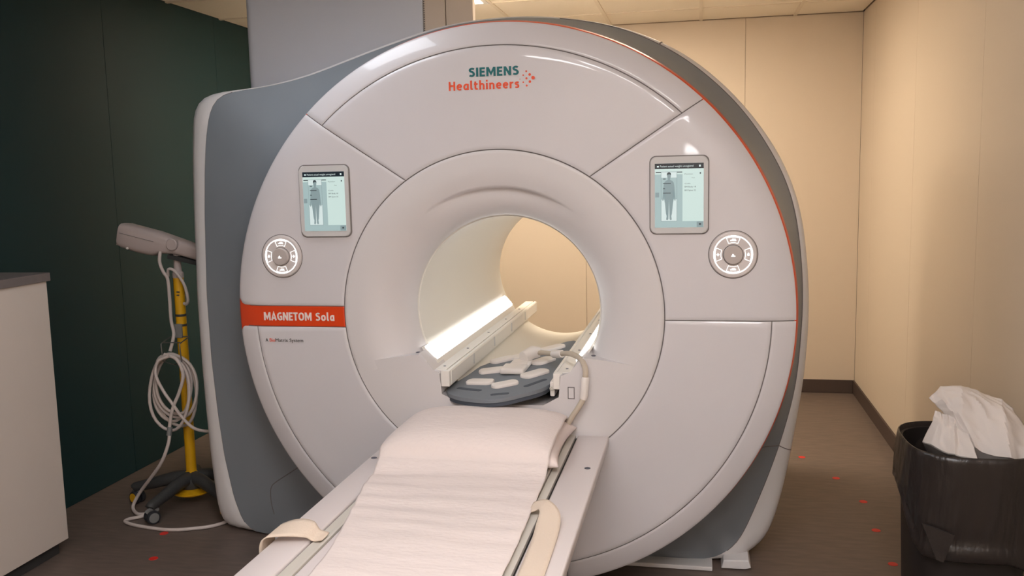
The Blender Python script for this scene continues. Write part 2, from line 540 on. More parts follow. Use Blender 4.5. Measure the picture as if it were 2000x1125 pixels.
# funnel leading into the bore
R_RIM, Y_RIM = .372, .165
def funnel_prof(r):
    s = (.6178 - r) / (.6178 - R_RIM)
    q = max(0.0, (s - .22) / .78)
    def y(t):
        g = 1 - sqrt(max(0.0, 1 - q * q))
        w = smoothstep(.79, 1.0, sin(t))
        step = .042 * w * smoothstep(.4835, .4775, r) if r < .49 else 0.0
        step *= smoothstep(.385, .478, r) ** 1.5
        return Y_RIM * g + step * (1 - 0.2 * s) + (.0015 if r > .6165 else 0)
    return y
rs = [.6178, .6165] + [.6165 - (.6165 - .50) * k / 10 for k in range(1, 11)] + [.4975, .495, .490, .486, .482, .478, .474, .470] + [.465 - .005 * k for k in range(0, 15)] + [.388, .384, .381, .378, .3755, .374, .373, .3724, R_RIM]
v, f = ring_surface([(r, funnel_prof(r)) for r in rs], 240, skip=lambda c: c.z < H - .225)
mesh('funnel', v, f, 'funnel', mri, True)
# bore tube with a flared far end
v, f = ring_surface([(R_RIM, Y_RIM), (.371, .170), (.3665, .171), (.3655, .176), (.365, .4), (.365, .8), (.365, 1.2), (.365, 1.66), (.368, 1.70), (.38, 1.735), (.42, 1.765), (.52, 1.78)], 160,
                    skip=lambda c: c.z < H - .17 and abs(c.x) < .25 and c.y < .17)
mesh('bore_tube', v, f, 'tube', mri, True, 60)

# docking block below the funnel, with the channel for the table end
def arc_pts(r, a0, a1, n):
    return [(r * cos(radians(a0 + (a1 - a0) * k / n)), H + r * sin(radians(a0 + (a1 - a0) * k / n))) for k in range(n + 1)]
aL = 180 + math.degrees(math.asin(.196 / .6172)); aR = 360 - math.degrees(math.asin(.196 / .6172))
poly = arc_pts(.6172, aL, aR, 72)
poly += [(.50, H - .184), (.42, H - .171), (.345, H - .166), (.322, H - .155), (.288, H - .186), (.266, H - .222), (.232, H - .226), (.228, H - .232), (.228, H - .315), (.165, H - .350),
         (-.165, H - .350), (-.238, H - .315), (-.238, H - .232), (-.242, H - .226), (-.266, H - .222), (-.288, H - .186), (-.322, H - .155), (-.345, H - .166), (-.42, H - .171), (-.50, H - .184)]
prism_xz('docking_block', poly, .0015, .172, 'funnel', mri, bev=.004, smooth=True)
for sx in (-1, 1):
    lathe('screw', (.348 * sx, .075, H - .168), (0, 0, 1), [(.0095, 0), (.0095, .004), (.007, .005), (.004, .0035), (0, .0035)], 'screw', mri, 16)
# small recess plate on the block
box('access_plate', (.262, .282), (-.0005, .004), (H - .315, H - .275), 'funnel', mri, .001)
bm = bmesh.new()
for b in (((.259, .262), (H - .318, H - .272)), ((.282, .285), (H - .318, H - .272)), ((.259, .285), (H - .275, H - .272)), ((.259, .285), (H - .318, H - .315))):
    bm_box(bm, b[0], (.0004, .003), b[1])
from_bm('access_gap', bm, 'seam', mri)

# lamps and rails in the bore
for sx in (-1, 1):
    def mp(pts): return [(sx * x, H + z) for x, z in pts]
    hous = prism_xz('lamp_housing', mp([(-.338, -.148), (-.3265, -.1465), (-.2855, -.1885), (-.2665, -.222), (-.2665, -.246), (-.272, -.246)]), .09, 1.62, 'rail', mri)
    # lens
    lens = prism_xz('lamp_lens', mp([(-.3270, -.1440), (-.3230, -.1415), (-.3060, -.1560), (-.2850, -.1800), (-.2835, -.1850), (-.2865, -.1880)]), .10, 1.60, 'led', hous)
    bm = bmesh.new()
    for k in range(50):
        y = .115 + 1.47 * k / 49
        bm_box(bm, tuple(sorted((sx * -.2862, sx * -.2765))), (y - .0085, y + .0085), (H - .1990, H - .1838), .003, 1)
    from_bm('lens_teeth', bm, 'led_edge', hous)
    rail = prism_xz('guide_rail', mp([(-.2664, -.2215), (-.2664, -.285), (-.206, -.285), (-.200, -.279), (-.200, -.227), (-.2035, -.2215), (-.214, -.2215), (-.214, -.226), (-.222, -.226), (-.222, -.2215)]), .03, 1.93, 'rail', mri, bev=.002)
    for y in (.38, .78, 1.18, 1.55):
        box('rail_clip', tuple(sorted((sx * -.2005, sx * -.1975))), (y, y + .012), (H - .272, H - .228), 'bezel', rail, .001)
    for y in (.09, .46, .86, 1.26, 1.62):
        lathe('rail_screw', (sx * -.245, y, H - .2215), (0, 0, 1), [(.0055, 0), (.0055, .0015), (.003, .0022), (0, .0022)], 'screw', rail, 10)
    # block carrying the rail's near end
    box('rail_bracket', tuple(sorted((sx * -.2375, sx * -.203))), (.006, .032), (H - .284, H - .2225), 'rail', mri, .002)
    box('rail_support', tuple(sorted((sx * -.262, sx * -.214))), (.172, 1.70), (H - .30, H - .2852), 'rail', mri)

# grey shell swept from the disc back to the pale rear band
OUT = [(-1.358, -1.095), (-1.431, -1.090), (-1.462, -1.060), (-1.481, -0.987), (-1.498, -0.753), (-1.507, -0.521), (-1.512, -0.292), (-1.514, 0.008), (-1.507, 0.230), (-1.502, 0.423), (-1.491, 0.653), (-1.477, 0.812), (-1.463, 0.856), (-1.438, 0.893), (-1.399, 0.910), (-1.354, 0.917), (-1.316, 0.920), (-1.205, 0.924), (-1.095, 0.934), (-1.021, 0.948), (-0.901, 0.973), (-0.781, 1.011), (-0.663, 1.048), (-0.547, 1.083), (-0.432, 1.115), (-0.382, 1.129), (-0.266, 1.150), (-0.152, 1.162), (-0.039, 1.166), (0.072, 1.163), (0.182, 1.154), (0.290, 1.135), (0.398, 1.112), (0.504, 1.076), (0.595, 1.036), (0.703, 0.975), (0.834, 0.864), (0.923, 0.767), (1.011, 0.649), (1.082, 0.523), (1.135, 0.369), (1.157, 0.217), (1.170, 0.073), (1.173, -0.082), (1.159, -0.308), (1.118, -0.585), (1.073, -0.833), (1.010, -1.039), (0.977, -1.080), (.93, -1.092)]
INN = [(-1.260, -1.093), (-1.321, -1.047), (-1.362, -0.926), (-1.397, -0.729), (-1.416, -0.531), (-1.431, -0.278), (-1.434, 0.016), (-1.419, 0.378), (-1.405, 0.571), (-1.389, 0.712), (-1.370, 0.804), (-1.351, 0.855), (-1.321, 0.891), (-1.283, 0.911), (-1.174, 0.916), (-1.065, 0.927), (-0.993, 0.939), (-0.874, 0.964), (-0.756, 1.001), (-0.640, 1.038), (-0.526, 1.070), (-0.413, 1.102), (-0.364, 1.117), (-0.250, 1.140), (-0.137, 1.151), (-0.026, 1.155), (0.083, 1.152), (0.191, 1.142), (0.298, 1.123), (0.403, 1.101), (0.507, 1.061), (0.597, 1.016), (0.703, 0.950), (0.833, 0.836), (0.921, 0.738), (1.007, 0.607), (1.078, 0.469), (1.113, 0.338), (1.132, 0.177), (1.140, 0.080), (1.140, -0.072), (1.120, -0.342), (1.064, -0.569), (1.002, -0.756), (0.917, -0.973), (0.863, -1.085)]
def polar_radius(pts):
    ring = []
    for (x0, z0), (x1, z1) in zip(pts, pts[1:] + pts[:1]):
        n = max(1, int(hypot(x1 - x0, z1 - z0) / .02))
        for k in range(n):
            ring.append((x0 + (x1 - x0) * k / n, z0 + (z1 - z0) * k / n))
    s = sorted((atan2(z, x) % (2 * pi), hypot(x, z)) for x, z in ring)
    ang = [s[-1][0] - 2 * pi] + [a for a, _ in s] + [s[0][0] + 2 * pi]
    rad = [s[-1][1]] + [r for _, r in s] + [s[0][1]]
    import bisect
    def fn(t):
        t %= 2 * pi
        i = bisect.bisect_right(ang, t)
        i = max(1, min(len(ang) - 1, i))
        u = (t - ang[i - 1]) / max(1e-9, ang[i] - ang[i - 1])
        return rad[i - 1] * (1 - u) + rad[i] * u
    return fn
rin, rout = polar_radius(INN), polar_radius(OUT)
def smoothed(fn):
    def g(t):
        c = smoothstep(-.55, .1, cos(t - radians(35)))          # the right and top outline is a clean sweep, the left shoulder keeps its corner
        w = .012 + .045 * c
        return sum(fn(t + w * k) * q for k, q in ((-2, 1), (-1.5, 2), (-1, 3), (-.5, 4), (0, 4), (.5, 4), (1, 3), (1.5, 2), (2, 1))) / 24
    return g
rin_s, rout_s = smoothed(rin), smoothed(rout)
NA = 300
def loft(sections, mt, name, skip=None):
    vs, fs = [], []
    for sec in sections:
        for k in range(NA):
            vs.append(sec(2 * pi * k / NA))
    for i in range(len(sections) - 1):
        for k in range(NA):
            f_ = (i * NA + k, i * NA + (k + 1) % NA, (i + 1) * NA + (k + 1) % NA, (i + 1) * NA + k)
            if skip and skip(i, 2 * pi * (k + .5) / NA): continue
            fs.append(f_)
    return mesh(name, vs, fs, mt, mri, True, 40)
Y0, Y1 = fY(1.083) + .042, .38
def shell_sec(t_):
    def fn(a):
        r0 = 1.0905
        r1 = rin_s(a) - .001
        r = r0 + (r1 - r0) * (t_ ** 1.7)
        y = Y0 + (Y1 - Y0) * (t_ ** 0.85)
        z = max(-1.097, r * sin(a))
        return (r * cos(a), y, H + z)
    return fn
N = 20
loft([shell_sec(k / N) for k in range(N + 1)], 'shell', 'grey_shell')
def sec(fn_r, dr, y):
    return lambda a: ((fn_r(a) + dr) * cos(a), y, H + max(-1.098, (fn_r(a) + dr) * sin(a)))
def mixr(u): return lambda a: rin_s(a) * (1 - u) + rout_s(a) * u
loft([sec(mixr(0), -.004, .386), sec(mixr(0), .001, .383), sec(mixr(.35), 0, .388), sec(mixr(.7), 0, .402), sec(mixr(.92), 0, .422), sec(mixr(1), 0, .445), sec(mixr(1), 0, .60)], 'band', 'rear_band')
loft([sec(mixr(1), -.004, .602), sec(mixr(1), -.004, .9), sec(mixr(1), -.004, 1.3), sec(mixr(1), -.01, 1.60), sec(mixr(1), -.06, 1.74), sec(mixr(1), -.16, 1.78), lambda a: (.52 * cos(a), 1.78, H + .52 * sin(a))], 'band', 'rear_cover')
# dark joint between shell and band, and the horizontal split low on the right side
v, f = [], []
pts = []
for k in range(NA + 1):
    a = 2 * pi * k / NA
    r = rin_s(a)
    if r * sin(a) < -1.05 or .5 * pi - .15 < a < .80 * pi: 
        if len(pts) > 3: tube('shell_joint', pts, .0025, 'seam', mri, 5)
        pts = []
        continue
    pts.append((r * cos(a), .3825, H + r * sin(a)))
if len(pts) > 3: tube('shell_joint', pts, .0025, 'seam', mri, 5)
sp = []
for k in range(1, 17):
    zt = -.520 - .062 * k / 16
    a = -.5
    for _ in range(40):
        x, y, z = shell_sec(k / 16)(a)
        a -= ((z - H) - zt) / max(.5, x)
    sp.append(shell_sec(k / 16)(a))
a = a % (2 * pi)
tube('split_line', [(x, y - .0012, z) for x, y, z in sp], .002, 'seam', mri, 5)
sp = [((mixr(u)(a)) * cos(a), yy - .001, H + mixr(u)(a) * sin(a)) for u, yy in ((0, .383), (.35, .388), (.7, .402), (.92, .422), (1, .445))]
tube('split_line', sp, .002, 'seam', mri, 5)
a = math.atan2(1.036, .595)
sp = [((mixr(u)(a) + .0005) * cos(a), yy - .001, H + (mixr(u)(a) + .0005) * sin(a)) for u, yy in ((0, .383), (.35, .388), (.7, .402), (.92, .422), (1, .445), (1, .6))]
tube('split_line', sp, .003, 'seam', mri, 5)
# access flap outline low on the left of the shell
def on_shell(a, t_): 
    x, y, z = shell_sec(t_)(a); return (x, y - .0015, z)
fl = [(radians(q), t_) for q, t_ in ((216.8, .20), (216.6, .38), (216.4, .55), (216.3, .64), (216.4, .69), (217.1, .725), (218.7, .765), (220.6, .82))]
tube('flap_line', smooth_path([on_shell(a, t_) for a, t_ in fl], 4), .0018, 'seam', mri, 5)
# feet and plinth
prism_xz('foot', [(.836, .004), (.845, H - 1.06), (.945, H - 1.055), (.955, .012), (.93, .006)], .33, .60, 'band', mri, .004)
prism_xz('foot', [(-1.30, .004), (-1.32, .03), (-1.20, .03), (-1.19, .004)], .45, .60, 'band', mri, .004)
box('plinth', (-1.15, .80), (.30, 1.5), (.002, .02), 'band', mri, .004)

# drawn lettering: every glyph is a set of strokes (cap height 1)
GL = {
 'S': (.58, [('c', [(.51, .84), (.38, .90), (.22, .89), (.11, .77), (.16, .62), (.34, .53), (.46, .41), (.48, .25), (.38, .12), (.22, .10), (.06, .16)])]),
 'I': (.20, [('l', [(.1, 0), (.1, 1)])]),
 'E': (.52, [('l', [(.1, 0), (.1, 1)]), ('l', [(.1, .9), (.52, .9)]), ('l', [(.1, .51), (.48, .51)]), ('l', [(.1, .1), (.52, .1)])]),
 'M': (.88, [('l', [(.1, 0), (.1, 1)]), ('l', [(.13, .97), (.44, .26), (.75, .97)]), ('l', [(.78, 0), (.78, 1)])]),
 'N': (.70, [('l', [(.1, 0), (.1, 1)]), ('l', [(.12, .96), (.58, .04)]), ('l', [(.6, 0), (.6, 1)])]),
 'H': (.68, [('l', [(.1, 0), (.1, 1)]), ('l', [(.1, .53), (.58, .53)]), ('l', [(.58, 0), (.58, 1)])]),
 'A': (.70, [('l', [(.08, 0), (.35, .98), (.62, 0)]), ('l', [(.2, .27), (.5, .27)])]),
 'G': (.68, [('c', [(.58, .85), (.44, .90), (.26, .86), (.13, .68), (.11, .46), (.17, .24), (.32, .11), (.46, .10), (.58, .14)]), ('l', [(.58, .07), (.58, .50)]), ('l', [(.37, .47), (.66, .47)])]),
 'T': (.58, [('l', [(0, .9), (.58, .9)]), ('l', [(.29, 0), (.29, .95)])]),
 'O': (.76, [('o', (.38, .5, .275, .40))]),
 'e': (.56, [('l', [(.12, .37), (.50, .37)]), ('c', [(.47, .35), (.45, .55), (.30, .64), (.14, .54), (.10, .36), (.15, .17), (.30, .09), (.48, .13)])]),
 'a': (.58, [('c', [(.48, .61), (.32, .64), (.16, .55), (.10, .34), (.15, .15), (.28, .09), (.46, .20)]), ('l', [(.48, 0), (.48, .70)])]),
 'l': (.27, [('l', [(.1, 1.04), (.1, .22)]), ('c', [(.1, .24), (.12, .12), (.20, .085), (.27, .085)])]),
 't': (.40, [('l', [(.14, .92), (.14, .24)]), ('c', [(.14, .26), (.17, .13), (.25, .085), (.38, .095)]), ('l', [(.0, .64), (.37, .64)])]),
 'h': (.56, [('l', [(.1, 0), (.1, 1.04)]), ('c', [(.1, .50), (.20, .61), (.33, .635), (.43, .56), (.46, .42), (.46, .2), (.46, 0)])]),
 'i': (.20, [('l', [(.1, 0), (.1, .72)]), ('l', [(.1, .86), (.1, 1.05)])]),
 'n': (.56, [('l', [(.1, 0), (.1, .72)]), ('c', [(.1, .50), (.20, .61), (.33, .635), (.43, .56), (.46, .42), (.46, .2), (.46, 0)])]),
 'r': (.38, [('l', [(.1, 0), (.1, .72)]), ('c', [(.1, .46), (.17, .58), (.27, .63), (.38, .63)])]),
 's': (.46, [('c', [(.41, .60), (.30, .64), (.17, .62), (.10, .53), (.15, .43), (.29, .36), (.38, .27), (.36, .14), (.25, .085), (.07, .12)])]),
 'o': (.60, [('o', (.30, .36, .20, .275))]),
}
def stroke_text(name, body, x0, x1, zb, cap, y, mt, parent, wt=.19, gap=.11, thick=.0014):
    wtot = sum(GL[c][0] for c in body) + gap * (len(body) - 1)
    sx = (x1 - x0) / wtot
    vs, fs = [], []
    cur = 0.0
    for ch in body:
        w_, strokes = GL[ch]
        for k_s, (kind, dat) in enumerate(strokes):
            yo = -.00012 * k_s
            closed = kind == 'o'
            if kind == 'o':
                cx_, cy_, rx_, ry_ = dat
                pts = [Vector((cx_ + rx_ * math.copysign(abs(cos(q)) ** .85, cos(q)), cy_ + ry_ * math.copysign(abs(sin(q)) ** .85, sin(q)), 0)) for q in [2 * pi * k / 24 for k in range(24)]]
            elif kind == 'c':
                pts = smooth_path([(a_, b_, 0) for a_, b_ in dat], 4)
            else:
                pts = [Vector((a_, b_, 0)) for a_, b_ in dat]
            n = len(pts)
            base = len(vs)
            for k, p in enumerate(pts):
                pa = pts[(k - 1) % n] if (k > 0 or closed) else None
                pb = pts[(k + 1) % n] if (k < n - 1 or closed) else None
                d1 = (p - pa).normalized() if pa is not None else (pb - p).normalized()
                d2 = (pb - p).normalized() if pb is not None else d1
                t_ = (d1 + d2).normalized()
                nn = Vector((-t_.y, t_.x, 0))
                mlen = min(2.0, 1 / max(.35, abs(nn.dot(Vector((-d1.y, d1.x, 0))))))
                for sg in (1, -1):
                    q = p + nn * (wt / 2 * mlen * sg)
                    for yy in (y, y + thick):
                        vs.append((x0 + (cur + q.x) * sx, yy + yo, zb + q.y * cap))
            for k in range(n if closed else n - 1):
                A0 = base + 4 * k; B0 = base + 4 * ((k + 1) % n)
                fs += [(A0, B0, B0 + 2, A0 + 2), (A0 + 1, A0 + 3, B0 + 3, B0 + 1), (A0, A0 + 1, B0 + 1, B0), (A0 + 2, B0 + 2, B0 + 3, A0 + 3)]
            if not closed:
                fs += [(base, base + 2, base + 3, base + 1), (base + 4 * (n - 1), base + 4 * (n - 1) + 1, base + 4 * (n - 1) + 3, base + 4 * (n - 1) + 2)]
        cur += w_ + gap
    return mesh(name, vs, fs, mt, parent)

# lettering on the top panel and the band
YF0 = -.0016
stroke_text('lettering', 'SIEMENS', -.091, .096, H + .886, .0325, YF0, 'teal', top_panel, .21, .13)
stroke_text('lettering', 'Healthineers', -.169, .097, H + .839, .0325, YF0, 'ored', top_panel, .18, .13)
for k, (dx, dz, d) in enumerate([(1520, 383, 12), (1578, 322, 24), (1578, 438, 26), (1632, 262, 31), (1634, 378, 35), (1636, 497, 33), (1690, 320, 43), (1692, 437, 43), (1748, 377, 60)]):
    cx = .149 + (dx - 1748) / 9.09 / 513; cz = H + .8735 + (377 - dz) / 9.09 / 505 - .037 * (dx - 1748) / 9.09 / 505 * -1
    rr = d / 9.09 / 505 / 2
    flat('logo_dot', [(cx + rr * cos(2 * pi * q / 16), cz + rr * sin(2 * pi * q / 16)) for q in range(16)], YF0, 'ored', top_panel)
stroke_text('lettering', 'MAGNETOM', -.964, -.760, H - .0305, .0325, .0004, 'wprint', band, .20, .09)
stroke_text('lettering', 'Sola', -.743, -.664, H - .0305, .0325, .0004, 'wprint', band, .19, .13)
band['label'] = 'orange band with white lettering'
lowl = [o for o in mri.children if o.name.startswith('lower_panel')][0]
text('lettering', 'A', -.962, -.9505, H - .117, .0135, YF0, 'dprint', lowl, .0)
text('lettering', 'Bio', -.944, -.9205, H - .117, .0135, YF0, 'ored', lowl, .0)
text('lettering', 'Matrix System', -.919, -.800, H - .117, .0135, YF0, 'dprint', lowl, .0)

# touch displays
def display(cx, side):
    x0, x1, z0, z1 = cx - .101, cx + .101, H + .304, H + .577
    d = prism_xz('display', rrect(x0, x1, z0, z1, .020), -.010, .003, 'bezel', mri, .004, True)
    prism_xz('bezel_edge', rrect(x0 - .004, x1 + .004, z0 - .004, z1 + .004, .023), -.004, .003, 'bezel_edge', d, .002, True)
    sx0, sx1, sz0, sz1 = cx - .0855, cx + .0855, H + .325, H + .553
    y = -.0106
    W, Ht = sx1 - sx0, sz1 - sz0
    def R(n, u0, u1, v0, v1, m_, lay):
        flat(n, [(sx0 + W * u0, sz1 - Ht * v1), (sx0 + W * u1, sz1 - Ht * v1), (sx0 + W * u1, sz1 - Ht * v0), (sx0 + W * u0, sz1 - Ht * v0)], y - .0003 * lay, m_, d, .0003)
    R('screen', 0, 1, 0, 1, 'scr', 0)
    R('header_bar', 0, 1, 0, .085, 'scr_head', 1)
    R('side_pane', 0, .57, .17, .90, 'scr_side', 1)
    R('footer_bar', 0, 1, .90, 1, 'scr_side', 1)
    R('couch_outline', .127, .458, .128, .902, 'scr_fig', 2)
    R('couch_pane', .135, .45, .135, .895, 'scr_white', 3)
    R('couch_tint', .135, .45, .22, .56, 'scr_side', 4)
    R('menu_button', .01, .09, .45, .525, 'scr_fig', 2)
    R('corner_button', .86, .995, .91, .995, 'scr_fig', 2)
    R('mark', .905, .95, .935, .96, 'scr_dark', 3)
    R('couch_bar', .02, .13, .13, .145, 'scr_dark', 2)
    R('couch_bar', .455, .565, .13, .145, 'scr_dark', 2)
    R('mark', .92, .945, .145, .17, 'scr_dark', 2)
    # patient figure
    half = [(0, .147), (.028, .15), (.04, .175), (.036, .21), (.02, .235), (.022, .255), (.075, .275), (.10, .30), (.115, .38), (.12, .46), (.135, .56), (.132, .585), (.115, .575), (.10, .50), (.088, .42), (.08, .36), (.075, .44), (.085, .52), (.082, .62), (.062, .72), (.062, .78), (.04, .84), (.058, .875), (.03, .885), (.012, .865), (.008, .72), (.004, .56), (0, .555)]
    cxu = .292
    polyf = [(sx0 + W * (cxu + u), sz1 - Ht * v_) for u, v_ in half] + [(sx0 + W * (cxu - u), sz1 - Ht * v_) for u, v_ in reversed(half[1:-1])]
    flat('patient_figure', polyf, y - .0003 * 5, 'scr_fig', d, .0003)
    flat('figure_hair', [(sx0 + W * (cxu + u), sz1 - Ht * v_) for u, v_ in ((-.042, .185), (-.04, .155), (-.02, .138), (.02, .138), (.04, .155), (.042, .185), (.02, .168), (-.02, .168))], y - .0003 * 6, 'scr_dark', d, .0003)
    tx = lambda u: sx0 + W * u
    tz = lambda v_: sz1 - Ht * v_
    text('header_text', 'Patient actual weight unregistrd', tx(.11), tx(.79), tz(.058), Ht * .028, y - .0008, 'scr_white', d, .0, .0002)
    R('header_icon', .045, .085, .035, .058, 'scr_white', 2)
    R('header_icon', .905, .94, .03, .06, 'scr_white', 2)
    for s_, u0, u1, v_, hh in (('Position', .615, .78, .178, .018), ('Feet', .76, .82, .235, .014), ('Coils', .615, .73, .325, .018), ('BM Body 18', .615, .84, .378, .022), ('BM Spine 32', .615, .84, .432, .022)):
        text('screen_text', s_, tx(u0), tx(u1), tz(v_), Ht * hh, y - .0008, 'scr_dark', d, .0, .0002)
    for v_, u0, u1 in ((.24, .17, .225), (.31, .17, .33), (.39, .17, .21), (.46, .17, .33)):
        R('guide_text', u0, u1, v_ - .006, v_ + .006, 'scr_dark', 7)
display(-.678, -1)
display(.671, 1)

# control dials
def dialpad(cx, flip):
    c = (cx, .004, H + .2265)
    ax = (0, -1, 0)
    d = lathe('control_dial', c, ax, [(.084, 0), (.084, .006), (.081, .0105), (.074, .013), (.068, .0115), (0, .0115)], 'dial', mri, 56)
    lathe('dial_rim', c, ax, [(.0870, -.001), (.0870, .0045), (.0845, .0055)], 'bezel_edge', d, 56, False)
    lathe('light_ring', c, ax, [(.0652, .0118), (.0652, .0128), (.0686, .0128), (.0686, .0118)], 'glow', d, 56, False)
    lathe('knob_well', c, ax, [(.0365, .0118), (.0365, .0122), (0, .0122)], 'bezel_edge', d, 40, False)
    lathe('knob', c, ax, [(.0335, .0118), (.0335, .024), (.031, .0265), (0, .0265)], 'dial_knob', d, 40)
    yb = c[1] - .0119
    for ang, icon in ((90, 'up'), (270, 'down'), (180, 'plus' if not flip else 'dot'), (0, 'dot' if not flip else 'plus')):
        bm = bmesh.new()
        t0, t1 = radians(ang - 22), radians(ang + 22)
        P_ = lambda r, t: (c[0] + r * cos(t), yb, c[2] + r * sin(t))
        path = [P_(.0425, t0 + (t1 - t0) * k / 8) for k in range(9)]
        wide = 1.05
        path += [P_(.0625, t1), ] + [P_(.0625, t1 + (t0 - t1) * k / 8) for k in range(1, 9)] + [path[0]]
        bm_tube(bm, path, .0007, 5)
        from_bm('button_outline', bm, 'glow', d)
        mx, mz = c[0] + .0525 * cos(radians(ang)), c[2] + .0525 * sin(radians(ang))
        bm = bmesh.new()
        if icon == 'plus':
            bm_box(bm, (mx - .005, mx + .005), (yb - .001, yb + .0005), (mz - .0012, mz + .0012))
            bm_box(bm, (mx - .0012, mx + .0012), (yb - .001, yb + .0005), (mz - .005, mz + .005))
        elif icon == 'dot':
            bm_tube(bm, [(mx, yb - .001, mz - .0005), (mx, yb + .0005, mz - .0005)], .0042, 12)
            bm_tube(bm, [(mx, yb - .001, mz + .004), (mx, yb + .0005, mz + .004)], .0022, 8)
        else:
            s = 1 if icon == 'up' else -1
            bm_box(bm, (mx - .010, mx + .010), (yb - .001, yb + .0005), (mz - .0032, mz - .0008))
            bm_box(bm, (mx - .004, mx + .0075), (yb - .001, yb + .0005), (mz + .0002, mz + .0034))
        from_bm('button_icon', bm, 'glow', d)
    bm = bmesh.new()
    yk = c[1] - .0268
    bm_box(bm, (c[0] - .007, c[0] + .007), (yk, yk + .0006), (c[2] - .0058, c[2] - .0028))
    bm_tube(bm, [(c[0] - .001, yk, c[2] + .0005), (c[0] - .001, yk + .0006, c[2] + .0005)], .003, 8)
    from_bm('knob_icon', bm, 'glow', d)
dialpad(-.871, True)
dialpad(.860, False)

# ------------------------------------------------------------------ service column on top of the scanner
Ctx.org = Vector((0, 0, 0))
t = thing('service_column', 'tall blue-grey boxed column rising from scanner to ceiling', 'service column', (-.92, 1.3, H + .9))
bm = bmesh.new()
pl = [(-.585, 1.62), (-1.46, 1.62)]
pl += [(-1.46 + .04 * cos(radians(a_)) - .04 + .0, 1.04 + .04 * sin(radians(a_))) for a_ in ()]
cc = (-1.455, 1.045)
pl = [(-.565, 1.00), (-.565, 1.62), (-1.50, 1.62)] + [(cc[0] + .045 * cos(radians(q)), cc[1] + .045 * sin(radians(q))) for q in (180, 200, 220, 240, 255, 270)]
z0c, z1c = H + .905, ZC - .004
A = [bm.verts.new((x, y, z0c)) for x, y in pl]; B = [bm.verts.new((x, y, z1c)) for x, y in pl]
bm.faces.new(A); bm.faces.new(list(reversed(B)))
for i in range(len(pl)):
    bm.faces.new((A[i], B[i], B[(i + 1) % len(pl)], A[(i + 1) % len(pl)]))
from_bm('front_cover', bm, 'tower', t, True, 40)
box('side_cover', (-.564, -.455), (1.012, 1.60), (H + 1.02, ZC - .004), 'tower_side', t, .003)
box('edge_post', (-.452, -.318), (1.012, 1.06), (H + 1.02, ZC - .004), 'tower_side', t, .004)
bm = bmesh.new()
for k in range(46):
    z = H + 1.10 + .0105 * k
    bm_box(bm, (-.5625, -.5575), (1.008, 1.013), (z, z + .005))
from_bm('perforation_strip', bm, 'bezel_edge', t)['kind'] = 'stuff'

# ------------------------------------------------------------------ patient table
TZ = H - .455
t = thing('patient_table', 'long white patient table docked at the scanner, covered with paper sheet', 'patient table', (0.01, -1.1, 0))
YT0, YT1 = -2.45, -.004
def table_deck(name, x0, x1, mt='table'):
    bm = bmesh.new(); bm_box(bm, (x0, x1), (YT0, YT1), (TZ - .035, TZ), .007, 3)
    return from_bm(name, bm, mt, t, True, 35)
table_deck('side_deck', -.400, -.296)
table_deck('side_deck', .296, .414)
box('track_floor', (-.33, .33), (YT0 + .01, YT1 - .006), (TZ - .03, TZ - .012), 'black', t)
for sx in (-1, 1):
    box('track_rail', tuple(sorted((sx * .262, sx * .2885))), (YT0 + .01, YT1), (TZ - .02, TZ - .001), 'track', t, .002)
    box('track_rail', tuple(sorted((sx * .248, sx * .259))), (YT0 + .01, YT1), (TZ - .02, TZ + .004), 'track', t, .002)
box('table_top', (-.245, .245), (YT0, YT1 + .0), (TZ - .02, TZ + .002), 'table', t, .006)
prism_y = [(-.385, TZ - .034), (.398, TZ - .034), (.30, TZ - .14), (.24, TZ - .17), (-.24, TZ - .17), (-.30, TZ - .14)]
prism_xz('undercarriage', prism_y, YT0 + .04, -.02, 'table', t, .01)
prism_xz('pedestal', [(-.22, TZ - .165), (.235, TZ - .165), (.235, .004), (-.22, .004)], -2.2, -.03, 'band', t, .01)
for x, y in ((-.385, -.376), (.372, -.386)):
    lathe('table_screw', (x + .006, y, TZ), (0, 0, 1), [(.0105, -.001), (.0105, .0012), (.0085, .0018), (.0045, .0006), (0, .0006)], 'screw', t, 18)

# ------------------------------------------------------------------ pillow, paper sheet, straps
def pillow_h(x, y):
    cx, cy, hx, hy = -.020, -.228, .318, .240
    u, v_ = (x - cx) / hx, (y - cy) / hy
    # corners pulled out a little
    q = 1 - 0.06 * (1 - min(1, abs(u)) ** 2) * 0 
    d = (abs(u) ** 3.2 + abs(v_) ** 3.2)
    if d >= 1: return 0.0
    return .112 * (1 - d) ** .52
def sheet_z(x, y):
    best = 0.0
    for dx in (-.02, 0, .02):
        for dy in (-.03, 0, .03):
            best += pillow_h(x + dx, y + dy)
    return best / 9
Ctx.org = Vector((0, 0, 0))
pv, pf = [], []
NX, NY = 64, 48
for s in (1, -1):
    for j in range(NY + 1):
        for i in range(NX + 1):
            u = -1 + 2 * i / NX; v_ = -1 + 2 * j / NY
            su = math.copysign(abs(u) ** .8, u); sv = math.copysign(abs(v_) ** .8, v_)
            pinch = 1 - .075 * (1 - sv * sv) * abs(su) ** 4
            pinch2 = 1 - .075 * (1 - su * su) * abs(sv) ** 4
            x = -.020 + .314 * su * pinch; y = -.240 + .232 * sv * pinch2
            e = max(0, 1 - abs(su) ** 4) * max(0, 1 - abs(sv) ** 4)
            wr = .004 * noise.noise(Vector((x * 9, y * 9, s * 3.1))) * min(1, e * 3)
            z = TZ + .030 + (.080 * e ** .55 + wr if s > 0 else -.024 * e ** .3)
            pv.append((x, y, max(TZ + .004, z)))
for s in range(2):
    o_ = s * (NX + 1) * (NY + 1)
    for j in range(NY):
        for i in range(NX):
            a = o_ + j * (NX + 1) + i
            q = (a, a + 1, a + NX + 2, a + NX + 1)
            pf.append(q if s == 0 else tuple(reversed(q)))
